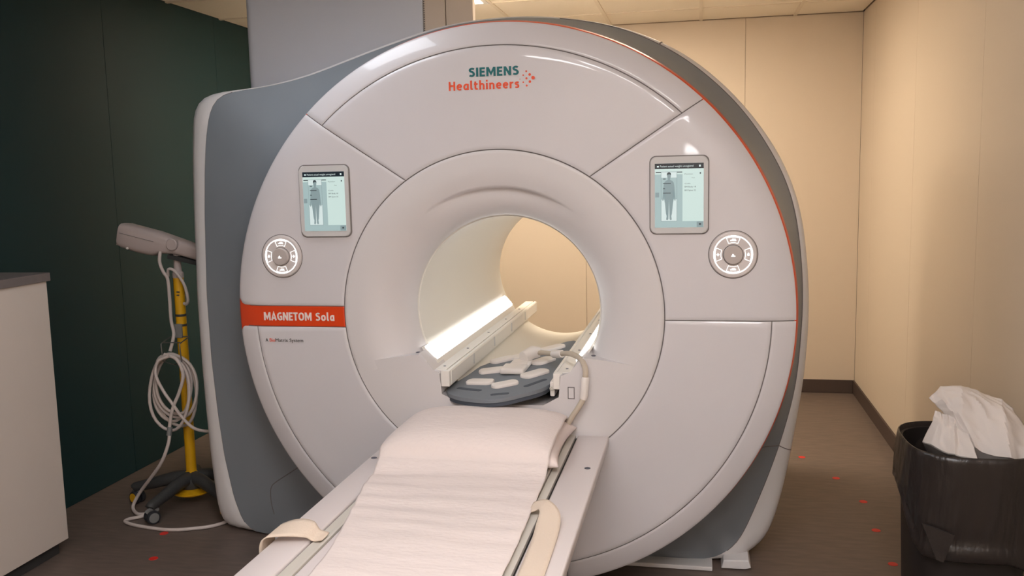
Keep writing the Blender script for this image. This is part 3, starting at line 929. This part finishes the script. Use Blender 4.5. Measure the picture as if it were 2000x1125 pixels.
pil = mesh('pillow', pv, pf, 'linen', None, True)
tag(pil, 'white pillow under the paper sheet at head of patient table', 'pillow')

# sheet: follows the pillow, then lies on the table
def sheet_xrange(y):
    k = smoothstep(-.50, -.40, y)
    kb = smoothstep(-.10, .0, y)
    xl = -.335 * k + (-.318 + .12 * smoothstep(-.45, -1.35, y)) * (1 - k)
    xl = xl + .02 * kb
    xr = (.262 + .012 * smoothstep(-.45, -1.2, y)) * (1 - k) + .268 * k - .01 * kb
    return xl, xr
sv_, sf_ = [], []
NX, NY = 90, 240
ys = [-.004 - (2.25) * (j / NY) for j in range(NY + 1)]
for j, y in enumerate(ys):
    xl, xr = sheet_xrange(y)
    for i in range(NX + 1):
        x = xl + (xr - xl) * i / NX
        w = noise.noise(Vector((x * 3.2, y * 11, 1.7))) * .0048 + noise.noise(Vector((x * 9 + y * 4, y * 22, 5.1))) * .0022
        fold = .0021 * math.sin((y + .25 * x * x) * 62 + 2.5 * noise.noise(Vector((x * 2, y * 3, 9)))) * smoothstep(-.45, -.6, y) * smoothstep(-1.3, -.8, y)
        ph = 0
        # pillow under the paper
        u = (x + .020) / .316; v2 = (y + .240) / .235
        e = max(0, 1 - abs(u) ** 4) * max(0, 1 - abs(v2) ** 4)
        if abs(u) < 1 and abs(v2) < 1: ph = .0345 + .081 * e ** .50
        ph = max(ph, .036 * smoothstep(-.575, -.455, y) * smoothstep(1.12, .95, abs(u)))
        crease = .007 * max(0, noise.noise(Vector((x * 5 + y * 3, y * 7 - x * 2, 3.3)))) * min(1, ph / .05)
        z = TZ + .0125 + ph + w * (1 if ph < .02 else .3) + fold + crease
        edge = min(1.0, (x - xl) / .02, (xr - x) / .02)
        z -= .0015 * (1 - edge)
        sv_.append((x, y, z))
for j in range(NY):
    for i in range(NX):
        a = j * (NX + 1) + i
        sf_.append((a, a + 1, a + NX + 2, a + NX + 1))
sh = mesh('paper_sheet', sv_, sf_, 'paper', None, True)
tag(sh, 'wrinkled white paper sheet running down the patient table over pillow', 'paper sheet')
sh.data.materials[0].use_backface_culling = False
md = sh.modifiers.new('thickness', 'SOLIDIFY'); md.thickness = .0012; md.offset = 1

def ribbon(name, center, width_dirs, mt, thick=.003, label=None, cat=None, group=None):
    c = [Vector(p) for p in center]; w = [Vector(p) for p in width_dirs]
    vs, fs = [], []
    NW = 6
    for p, d in zip(c, w):
        for k in range(NW + 1):
            s = -1 + 2 * k / NW
            vs.append(p + d * s + Vector((0, 0, .0015 * noise.noise((p + d * s) * 40))))
    for i in range(len(c) - 1):
        for k in range(NW):
            a = i * (NW + 1) + k
            fs.append((a, a + 1, a + NW + 2, a + NW + 1))
    o = mesh(name, vs, fs, mt, None, True)
    md = o.modifiers.new('thickness', 'SOLIDIFY'); md.thickness = thick; md.offset = 0
    tag(o, label, cat, group)
    return o
# right strap: leaves the track, folds over and runs down the deck towards the foot
cp = smooth_path([(.262, -.80, TZ + .012), (.280, -.80, TZ + .020), (.303, -.815, TZ + .030), (.326, -.86, TZ + .024), (.334, -.95, TZ + .010), (.338, -1.10, TZ + .006), (.340, -1.30, TZ + .006), (.342, -1.50, TZ + .006)], 5)
wd = []
for i, p in enumerate(cp):
    u = i / (len(cp) - 1)
    k = smoothstep(.15, .55, u)
    wd.append(Vector((0.004, .028, .006)) * (1 - k) + Vector((.033, .010 * (1 - smoothstep(.5, .8, u)), 0)) * k)
ribbon('safety_strap', cp, wd, 'strap', label='beige strap lying along the right edge of the patient table', cat='strap', group='table straps')
cp = smooth_path([(-.255, -1.085, TZ + .010), (-.285, -1.080, TZ + .010), (-.305, -1.080, TZ + .026), (-.345, -1.085, TZ + .030), (-.395, -1.095, TZ + .024), (-.413, -1.102, TZ + .010), (-.420, -1.105, TZ - .012), (-.421, -1.106, TZ - .035)], 5)
wd = []
for i, p in enumerate(cp):
    u = i / (len(cp) - 1)
    wd.append(Vector((.0, .024 + .018 * smoothstep(.1, .5, u), .010 * sin(u * 5))))
ribbon('safety_strap', cp, wd, 'strap', label='beige strap folded over the left edge of the patient table', cat='strap', group='table straps')

# ------------------------------------------------------------------ receive coil at the mouth of the bore
A_, B_, C_ = -.2921, .0737, .0536
def cz(x, y): return H + A_ + B_ * x + C_ * y
t = thing('body_coil', 'grey padded coil plate with white caps at the bore mouth', 'receive coil', (0, .3, H - .30))
outl = [(-.233, .074), (-.214, .012), (-.180, -.035), (-.128, -.075), (-.070, -.103), (-.007, -.116), (.052, -.095), (.105, -.052), (.154, -.006), (.180, .050), (.188, .130), (.186, .235), (.186, .409), (.197, .55), (.200, .663), (.196, .74), (.178, .775), (.134, .739), (.057, .643), (-.053, .523), (-.135, .446), (-.172, .386), (-.194, .241), (-.222, .130)]
outl = [(p.x, p.y) for p in smooth_path([(x, y, 0) for x, y in [outl[-1]] + outl + outl[:2]], 3)[3:-4]]
def plate_poly(name, pts, dz0, dz1, mt, parent, bev=.004):
    bm = bmesh.new()
    a = [bm.verts.new((x, y, cz(x, y) + dz1)) for x, y in pts]
    b = [bm.verts.new((x, y, cz(x, y) + dz0)) for x, y in pts]
    f0 = bm.faces.new(a); bm.faces.new(list(reversed(b)))
    n = len(pts)
    for i in range(n):
        bm.faces.new((a[i], b[i], b[(i + 1) % n], a[(i + 1) % n]))
    if bev: bmesh.ops.bevel(bm, geom=list(f0.edges), offset=bev, segments=3, affect='EDGES', profile=0.5)
    bmesh.ops.triangulate(bm, faces=[f_ for f_ in bm.faces if len(f_.verts) > 4])
    return from_bm(name, bm, mt, parent, True, 40)
def shrink(pts, c, k): return [(c[0] + (x - c[0]) * k, c[1] + (y - c[1]) * k) for x, y in pts]
plate_poly('plate_base', shrink(outl, (0, .25), .985), -.030, -.012, 'coil_dark', t, 0)
plate_poly('plate', outl, -.014, .0, 'coil', t, .006)
def capsule(p, q, w, n=6, sq=.6):
    p, q = Vector(p), Vector(q); d = (q - p).normalized(); s = Vector((-d.y, d.x))
    out = []
    for c_, sg in ((q, 1), (p, -1)):
        for k in range(n + 1):
            a = -pi / 2 + pi * k / n
            v_ = c_ + sg * d * (cos(a) * w * sq) + s * (sin(a) * w * sg)
            out.append((v_.x, v_.y))
    return out
pads = [((-.150, .131), (-.070, .113), .030), ((-.030, .053), (.033, .090), .030), ((-.134, .281), (-.062, .299), .034), ((.068, .175), (.125, .237), .034), ((-.122, .438), (-.064, .488), .030), ((.073, .602), (.133, .660), .030), ((-.035, .487), (.022, .535), .034), ((.075, .378), (.118, .435), .036)]
for p, q, w in pads:
    plate_poly('white_cap', capsule(p, q, w), -.002, .011, 'pad', t, .005)
for p, q in (((-.182, .060), (-.085, .012)), ((-.022, -.052), (.036, -.044)), ((.090, .040), (.152, .125))):
    plate_poly('slot', capsule(p, q, .0105), -.001, .0012, 'coil_dark', t, 0)
# plug housing
bm = bmesh.new()
for (x, y, wx, wy, h0, h1) in ((.000, .262, .050, .055, 0, .026), (.012, .352, .042, .05, 0, .022)):
    vs0 = bm_box(bm, (x - wx, x + wx), (y - wy, y + wy), (cz(x, y) + h0, cz(x, y) + h1), .009, 3)
from_bm('plug_housing', bm, 'pad', t, True, 40)
tube('plug', [(.022, .36, cz(.022, .36) + .034), (.055, .405, cz(.05, .40) + .046), (.085, .41, H - .222)], [.026, .028, .022], 'pad', t, 16)
cpath = smooth_path([(.075, .408, H - .226), (.105, .36, H - .215), (.150, .29, H - .204), (.200, .20, H - .186), (.256, .10, H - .164), (.307, .02, H - .168), (.330, -.03, H - .192), (.332, -.042, H - .220), (.325, -.045, H - .296), (.305, -.05, H - .337), (.283, -.05, H - .370), (.264, -.052, H - .400), (.240, -.055, H - .425)], 6)
cable = tube('cable', cpath, .0105, 'cable', t, 12)
tube('cable_sleeve', smooth_path([(.163, .268, H - .2005), (.186, .225, H - .192), (.214, .176, H - .1815)], 4), [.0125] + [.0165] * 7 + [.0125], 'sleeve', t, 14)
tube('cable_sleeve', [(.3325, -.043, H - .222), (.332, -.043, H - .228), (.326, -.045, H - .296), (.3225, -.046, H - .306)], [.0125, .0155, .0155, .0125], 'sleeve', t, 14)
# side latch on the coil's right flank
bx_ = box('latch', (.188, .206), (.02, .11), (H - .315, H - .258), 'sleeve', t, .004)
lathe('latch_pin', (.197, .020, H - .283), (0, -1, 0), [(.010, 0), (.010, .006), (.006, .008), (.0045, .004), (0, .004)], 'track', t, 16)

# ------------------------------------------------------------------ yellow rolling stand
PX, PY = -1.785, .72
t = thing('equipment_stand', 'yellow rolling pole stand with pale tilted device head and coiled cable', 'equipment stand', (PX, PY, 0))
R5 = .29
for k in range(5):
    a = radians(-99 + 72 * k)
    ex, ey = PX + R5 * cos(a), PY + R5 * sin(a)
    dx, dy = cos(a), sin(a)
    bm = bmesh.new()
    pts = [(PX + dx * r, PY + dy * r, z) for r, z in ((.02, .135), (.08, .132), (.15, .118), (.22, .100), (R5, .086), (R5 + .012, .080))]
    bm_tube(bm, smooth_path(pts, 4), [.036 - .014 * i / 20 for i in range(21)], 10)
    leg = from_bm('leg', bm, 'stand_dark', t, True, 60)
    px_, py_ = -dy, dx
    # twin-wheel caster swivelled a little
    sw = a + radians(62)
    wx, wy = cos(sw), sin(sw)
    cas = lathe('caster_stem', (ex, ey, .055), (0, 0, 1), [(.010, 0), (.010, .03), (0, .03)], 'hubcap', leg, 12)
    for s in (-1, 1):
        c = (ex + wx * .016 * s, ey + wy * .016 * s, .033)
        lathe('wheel', c, (wx * s, wy * s, 0), [(.020, -.011), (.031, -.010), (.033, -.006), (.033, .006), (.030, .011), (.022, .012), (0, .012)], 'tyre', leg, 24)
        lathe('wheel_cap', (c[0] + wx * .0105 * s, c[1] + wy * .0105 * s, .033), (wx * s, wy * s, 0), [(.0245, 0), (.0235, .003), (0, .0035)], 'yellow' if (k, s) in ((4, 1), (1, -1), (4, -1), (1, 1)) else 'hubcap', leg, 20)
    bm = bmesh.new()
    bm_tube(bm, [(ex - px_ * 0 + cos(q) * -wy * .037, ey + cos(q) * wx * .037, .033 + .037 * sin(q)) for q in [radians(40 + 10 * j) for j in range(11)]], .010, 6)
    from_bm('wheel_guard', bm, 'hubcap', leg, True)
lathe('hub', (PX, PY, .085), (0, 0, 1), [(.055, 0), (.060, .01), (.060, .05), (.050, .068), (.034, .078), (0, .078)], 'stand_dark', t, 28)
lathe('weight_disc', (PX, PY, .050), (0, 0, 1), [(.02, 0), (.080, .004), (.097, .014), (.098, .020), (.05, .034), (0, .036)], 'yellow', t, 36)
lathe('pole', (PX, PY, .155), (0, 0, 1), [(.030, 0), (.030, .012), (.0255, .014), (.0255, 1.008), (0, 1.008)], 'yellow', t, 24)
lathe('pole_collar', (PX, PY, 1.158), (0, 0, 1), [(.027, 0), (.027, .024), (.021, .032), (0, .032)], 'stand_grey', t, 24)
lathe('neck', (PX, PY, 1.18), (0, 0, 1), [(.020, 0), (.017, .06), (.017, .13), (0, .13)], 'stand_grey', t, 20)
lathe('pivot', (PX + .005, PY - .052, 1.325), (0, 1, 0), [(.026, 0), (.030, .004), (.030, .08), (.026, .084)], 'stand_grey', t, 28)
# device head: tapering rounded body tilted down to the right
hl = Vector((PX - .300, PY + .01, 1.372)); hr = Vector((PX + .165, PY + .01, 1.270))
ax = (hr - hl).normalized(); up = Vector((0, 0, 1)); up = (up - ax * up.dot(ax)).normalized(); sd = ax.cross(up)
bm = bmesh.new(); rings = []
for u, hh, ww, dz in ((0, .046, .04, .004), (.01, .058, .052, .004), (.06, .063, .058, .002), (.25, .064, .058, -.002), (.42, .062, .056, -.002), (.50, .050, .052, .006), (.66, .040, .048, .008), (.74, .038, .046, .006), (.88, .036, .044, .0), (.985, .033, .042, 0), (1, .026, .036, 0)):
    p = hl + (hr - hl) * u + up * dz
    ring = []
    for k in range(20):
        q = 2 * pi * k / 20
        cx_ = math.copysign(abs(cos(q)) ** .55, cos(q)); cy_ = math.copysign(abs(sin(q)) ** .55, sin(q))
        ring.append(bm.verts.new(p + sd * (ww * cx_) + up * (hh * cy_)))
    rings.append(ring)
for a, b in zip(rings, rings[1:]):
    for k in range(20): bm.faces.new((a[k], a[(k + 1) % 20], b[(k + 1) % 20], b[k]))
bm.faces.new(rings[0]); bm.faces.new(list(reversed(rings[-1])))
head = from_bm('device_head', bm, 'stand_grey', t, True, 45)
bm = bmesh.new()
for k in range(9):
    p = hl + ax * (.008 + .002) + up * (-.044 + .011 * k) + sd * 0
    bm_box(bm, (p.x - .012, p.x + .002), (PY - .030, PY + .045), (p.z - .0030, p.z + .0030), .002, 1)
from_bm('end_grille', bm, 'stand_grey', head)
lathe('head_button', hl + ax * .075 - sd * .058 * (1 if sd.y > 0 else -1) + up * -.048, (0, -1, 0), [(.007, 0), (.006, .004), (0, .005)], 'pad', head, 14)
tube('head_joint', [hl + ax * .02 + up * .018 + Vector((0, -.0588, 0)), hl + ax * .21 + up * .014 + Vector((0, -.0585, 0))], .0012, 'bezel_edge', head, 5)
up_v = [hl + ax * u_ + up * h_ + Vector((0, y_, 0)) for u_ in (.285, .455) for y_ in (-.044, .044) for h_ in (-.056, -.036)]
mesh('head_underplate', up_v, [(0, 1, 3, 2), (4, 6, 7, 5), (0, 4, 5, 1), (2, 3, 7, 6), (0, 2, 6, 4), (1, 5, 7, 3)], 'stand_dark', head)
# bracket + wire basket on the pole
bm = bmesh.new()
bm_box(bm, (PX - .020, PX + .020), (PY - .034, PY - .024), (.86, .93), .002)
from_bm('clamp', bm, 'hubcap', t)
bm = bmesh.new()
for x in (-.045, .055):
    bm_tube(bm, smooth_path([(PX + x, PY - .03, .865), (PX + x + .004, PY - .11, .850), (PX + x + .006, PY - .125, .835), (PX + x + .010, PY - .122, .76)], 4), .003, 6)
bm_tube(bm, [(PX - .045, PY - .03, .865), (PX + .055, PY - .03, .868)], .003, 6)
bm_tube(bm, [(PX - .041, PY - .11, .850), (PX + .059, PY - .11, .852)], .003, 6)
bm_tube(bm, smooth_path([(PX - .035, PY - .122, .76), (PX + .0, PY - .08, .735), (PX + .06, PY - .122, .76)], 4), .003, 6)
from_bm('cable_hook', bm, 'wire', t, True)
# clear tape / tag on the pole
for zz in (.965, .915):
    lathe('pole_band', (PX, PY, zz), (0, 0, 1), [(.0262, 0), (.0268, .002), (.0268, .010), (.0262, .012)], 'stand_dark', t, 24, False)
box('pole_marking', (PX + .0, PX + .016), (PY - .0262, PY - .0235), (1.085, 1.092), 'dprint', t)
box('pole_marking', (PX + .0, PX + .014), (PY - .0262, PY - .0235), (1.070, 1.076), 'dprint', t)
# cable: from head, beside the pole, coiled on the hook, down to the floor
cy0 = PY - .055
path = [(-1.845, PY - .045, 1.292), (-1.846, PY - .055, 1.24), (-1.832, PY - .05, 1.19), (-1.815, PY - .045, 1.155), (-1.812, PY - .045, 1.05), (-1.812, PY - .045, .95), (-1.800, PY - .05, .88), (-1.81, cy0 - .02, .80)]
tube('power_cable', smooth_path(path, 6), .0085, 'wcable', t, 10)
path = [(-1.815, PY - .04, 1.17), (-1.80, PY - .055, 1.205), (-1.77, PY - .05, 1.195), (-1.735, PY - .035, 1.13), (-1.722, PY - .03, 1.06), (-1.735, PY - .02, 1.03), (-1.757, PY - .01, 1.03)]
tube('power_cable', smooth_path(path, 6), .0075, 'wcable', t, 10)
for k, (rx, rz, cx_, zc_, ph, tl) in enumerate(((.112, .185, -1.795, .605, 0, .1), (.100, .170, -1.805, .615, .3, -.15), (.118, .160, -1.780, .630, .7, .05), (.090, .150, -1.79, .640, 1.1, .2), (.108, .190, -1.80, .60, .5, -.08))):
    lp = []
    for j in range(33):
        q = 2 * pi * j / 32 + ph
        x = rx * cos(q); z = rz * sin(q)
        x, z = x * cos(tl) - z * sin(tl), x * sin(tl) + z * cos(tl)
        lp.append((cx_ + x, cy0 - .012 * k - .018 + .008 * sin(3 * q), zc_ + z))
    tube('cable_loop', lp, .0078, 'wcable', t, 9)
path = [(-1.775, cy0 - .085, .790), (-1.83, cy0 - .095, .765), (-1.845, cy0 - .10, .70), (-1.81, cy0 - .10, .62), (-1.765, cy0 - .095, .55), (-1.735, cy0 - .08, .49), (-1.69, cy0 - .06, .43), (-1.645, cy0 - .03, .405), (-1.60, cy0, .40)]
tube('power_cable', smooth_path(path, 6), .0078, 'wcable', t, 9)
path = [(-1.81, cy0 - .07, .795), (-1.745, cy0 - .075, .775), (-1.71, cy0 - .08, .70), (-1.735, cy0 - .085, .61), (-1.77, cy0 - .095, .53), (-1.79, PY - .155, .44), (-1.79, PY - .17, .37), (-1.83, PY - .18, .27), (-1.92, PY - .15, .17), (-2.00, PY - .12, .09), (-2.035, PY - .13, .03), (-2.02, PY - .16, .010), (-1.96, .510, .009), (-1.91, .518, .009), (-1.925, .480, .009), (-1.965, .440, .009), (-1.955, .405, .009), (-1.86, .370, .009), (-1.69, .348, .009), (-1.57, .385, .009), (-1.50, .43, .009), (-1.46, .50, .009)]
tube('power_cable', smooth_path(path, 6), .0085, 'wcable', t, 10)
tube('cable_tie', [(-1.791, PY - .163, .40), (-1.788, PY - .155, .44)], .013, 'hubcap', t, 10)

# ------------------------------------------------------------------ cabinet at the left
t = thing('cabinet', 'cream cabinet with grey worktop standing along the teal wall', 'cabinet', (-2.19, -.9, 0))
CZ_ = H + .152
box('body', (XL + .012, -2.010), (-1.85, .078), (.06, CZ_ - .036), 'cab', t, .002)
box('plinth', (XL + .03, -2.04), (-1.83, .05), (.001, .06), 'stand_dark', t)
box('worktop', (XL + .008, -2.000), (-1.87, .092), (CZ_ - .036, CZ_), 'worktop', t, .002)

# ------------------------------------------------------------------ bin with liner and paper towels
BX, BY = 1.630, -.055
RX, RY, BH = .196, .222, H - .41
def sup(rx, ry, t_, n=3.0):
    c, s = cos(t_), sin(t_)
    return math.copysign(abs(c) ** (2 / n), c) * rx, math.copysign(abs(s) ** (2 / n), s) * ry
t = thing('waste_bin', 'black plastic waste bin with black liner bag by the right wall', 'waste bin', (BX, BY, 0))
def bin_loft(name, secs, mt, n=96, cap0=False, cap1=False):
    vs, fs = [], []
    for k_, s in enumerate(secs):
        for k in range(n):
            a = 2 * pi * k / n
            vs.append(s(a))
    for i in range(len(secs) - 1):
        for k in range(n):
            fs.append((i * n + k, i * n + (k + 1) % n, (i + 1) * n + (k + 1) % n, (i + 1) * n + k))
    if cap0: fs.append(tuple(range(n)))
    if cap1: fs.append(tuple((len(secs) - 1) * n + k for k in range(n)))
    return mesh(name, vs, fs, mt, t, True, 60)
def bsec(k, z):
    def fn(a):
        x, y = sup(RX * k, RY * k, a); return (BX + x, BY + y, z)
    return fn
bin_loft('bin_body', [bsec(.84, .002), bsec(.86, .01), bsec(.90, .25), bsec(.94, .5), bsec(.96, BH - .01), bsec(.93, BH - .012), bsec(.90, .45), bsec(.82, .02)], 'bin', cap0=True, cap1=True)
def gsec(k, z, amp, ph, zamp=0.0):
    def fn(a):
        x, y = sup(RX, RY, a)
        d = hypot(x, y)
        nz = noise.noise(Vector((cos(a) * 3.0, sin(a) * 3.0, ph))) + .6 * noise.noise(Vector((cos(a) * 9.0, sin(a) * 9.0, ph * .35 + 4)))
        kk = k + amp * nz
        zz = z + zamp * noise.noise(Vector((cos(a) * 1.6, sin(a) * 1.6, 8.3)))
        return (BX + x * kk, BY + y * kk, zz)
    return fn
def drop(a):                      # the turned-over bag hangs lower at the front than at the side
    return .125 + .145 * smoothstep(-.15, .75, -sin(a)) + .04 * smoothstep(.2, .9, cos(a))
def hang(k, u, amp, ph):
    def fn(a):
        x, y = sup(RX, RY, a)
        ca, sa = cos(a + .10 * u), sin(a + .10 * u)
        nz = noise.noise(Vector((ca * 3.0, sa * 3.0, ph))) + .55 * abs(noise.noise(Vector((ca * 10.0, sa * 10.0, ph * .5 + 4)))) + .35 * noise.noise(Vector((ca * 24.0, sa * 24.0, ph * .8 + 9)))
        kk = k + amp * nz
        return (BX + x * kk, BY + y * kk, BH - .012 - drop(a) * u)
    return fn
bag = [gsec(.84, BH - .20, .03, 1.0), gsec(.88, BH - .12, .02, 1.2), gsec(.93, BH - .05, .012, 1.4), gsec(.965, BH - .006, .004, 1.6), gsec(.99, BH + .007, .003, 1.7), gsec(1.012, BH + .005, .003, 1.8)]
for k in range(0, 15):
    u = k / 14
    bag.append(hang(1.024 + .012 * sin(u * 3), u, .008 + .048 * u, 2.0 + u * .7))
bag += [hang(1.040, 1.03, .03, 2.75), hang(1.062, 1.07, .02, 2.9), hang(1.068, 1.13, .02, 3.0), hang(1.060, 1.19, .02, 3.1), hang(1.035, 1.22, .02, 3.2), hang(.985, 1.22, .01, 3.3)]
bin_loft('liner_bag', bag, 'bag', n=220)
# tail of the bag hanging below the band
mesh('liner_tail', [(BX - .175, BY - .215, BH - .22), (BX - .085, BY - .250, BH - .24), (BX - .115, BY - .247, BH - .335), (BX - .135, BY - .240, BH - .33), (BX - .175, BY - .205, BH - .22), (BX - .085, BY - .240, BH - .24), (BX - .115, BY - .240, BH - .335), (BX - .135, BY - .232, BH - .33)],
     [(0, 1, 2, 3), (7, 6, 5, 4), (0, 4, 5, 1), (1, 5, 6, 2), (2, 6, 7, 3), (3, 7, 4, 0)], 'bag', t, False)

def towel(label, grid, seed, fold=.012):
    """crumpled sheet: control grid of points, refined, with creased folds"""
    R, C = len(grid), len(grid[0])
    NU, NV = 44, 44
    vs, fs = [], []
    for j in range(NV + 1):
        for i in range(NU + 1):
            u = (C - 1) * i / NU; v_ = (R - 1) * j / NV
            iu, iv = min(C - 2, int(u)), min(R - 2, int(v_)); fu, fv = u - iu, v_ - iv
            p = (Vector(grid[iv][iu]) * (1 - fu) + Vector(grid[iv][iu + 1]) * fu) * (1 - fv) + (Vector(grid[iv + 1][iu]) * (1 - fu) + Vector(grid[iv + 1][iu + 1]) * fu) * fv
            a = i / NU; b = j / NV
            rg = 1 - 2 * abs(noise.noise(Vector((a * 3.4 + b * .8, b * 1.2, seed))))
            r2 = 1 - 2 * abs(noise.noise(Vector((a * 5.0 - b * 3.0, b * 5.0 + a, seed + 5))))
            p = p + Vector((.15, -.9, .4)) * (fold * (rg - .5) + fold * .38 * (r2 - .5))
            vs.append((p.x, p.y, H + p.z))
    for j in range(NV):
        for i in range(NU):
            a = j * (NU + 1) + i
            fs.append((a, a + 1, a + NU + 2, a + NU + 1))
    o = mesh('paper_towel', vs, fs, 'towel', None, True, 22)
    md = o.modifiers.new('thickness', 'SOLIDIFY'); md.thickness = .0012
    tag(o, label, 'paper towel', 'crumpled towels in the bin')
    return o
towel('white crumpled paper towel peaked highest in the black bin', [
    [(1.527, .02, -.284), (1.575, .03, -.238), (1.665, .03, -.240), (1.735, .05, -.272), (1.800, .05, -.305)],
    [(1.550, .00, -.305), (1.590, -.02, -.272), (1.670, -.02, -.262), (1.742, -.02, -.292), (1.812, .00, -.330)],
    [(1.585, -.03, -.335), (1.612, -.06, -.328), (1.675, -.08, -.325), (1.752, -.09, -.335), (1.828, -.06, -.362)],
    [(1.605, -.07, -.405), (1.640, -.13, -.412), (1.695, -.18, -.420), (1.755, -.20, -.425), (1.812, -.17, -.422)],
    [(1.610, -.02, -.470), (1.640, -.05, -.480), (1.690, -.09, -.490), (1.745, -.11, -.490), (1.790, -.09, -.480)]], 1.3, .026)
towel('white folded paper towel leaning left at the front of the bin', [
    [(1.548, .00, -.322), (1.575, -.02, -.328), (1.620, -.05, -.336)],
    [(1.535, -.03, -.350), (1.572, -.07, -.362), (1.628, -.10, -.368)],
    [(1.500, -.05, -.420), (1.560, -.15, -.428), (1.632, -.20, -.432)],
    [(1.530, .00, -.470), (1.580, -.08, -.480), (1.630, -.11, -.480)]], 4.4, .013)
towel('white paper towel spread at the right of the bin', [
    [(1.740, .06, -.345), (1.790, .08, -.340), (1.830, .06, -.365)],
    [(1.745, .02, -.390), (1.795, .03, -.385), (1.828, .01, -.400)],
    [(1.730, -.03, -.450), (1.770, -.03, -.455), (1.800, -.02, -.460)]], 7.7, .01)

# ------------------------------------------------------------------ small wall lamp behind the viewer
t = thing('wall_lamp', 'small white wall lamp on the wall behind the viewer', 'wall lamp', (.692, YN, 1.805))
box('lamp_body', (.692 - .075, .692 + .075), (YN, YN + .04), (1.805 - .05, 1.805 + .05), 'lamp_frame', t, .006)
prism_xz('lamp_glass', rrect(.692 - .06, .692 + .06, 1.805 - .035, 1.805 + .035, .02), YN + .0402, YN + .052, 'wall_lamp_glass', t, .003)

# ------------------------------------------------------------------ red floor stickers
Ctx.org = Vector((0, 0, 0))
dots = [(-1.583, .063, 'red round floor sticker left of the scanner near cabinet'), (1.321, 1.889, 'red round floor sticker furthest back beside the scanner'), (1.457, 1.547, 'red round floor sticker second from the back beside the scanner'),
        (1.536, 1.210, 'red round floor sticker third from the back beside the scanner'), (1.529, .846, 'red round floor sticker second nearest to the black bin'), (1.529, .487, 'red round floor sticker nearest to the black bin'), (-1.70, .325, 'red round floor sticker partly under the pale cable')]
for x, y, lb in dots:
    o = lathe('floor_sticker', (x, y, 0), (0, 0, 1), [(.0195, .0004), (.0185, .0016), (0, .0018)], 'reddot', None, 24)
    tag(o, lb, 'floor sticker', 'red floor stickers')
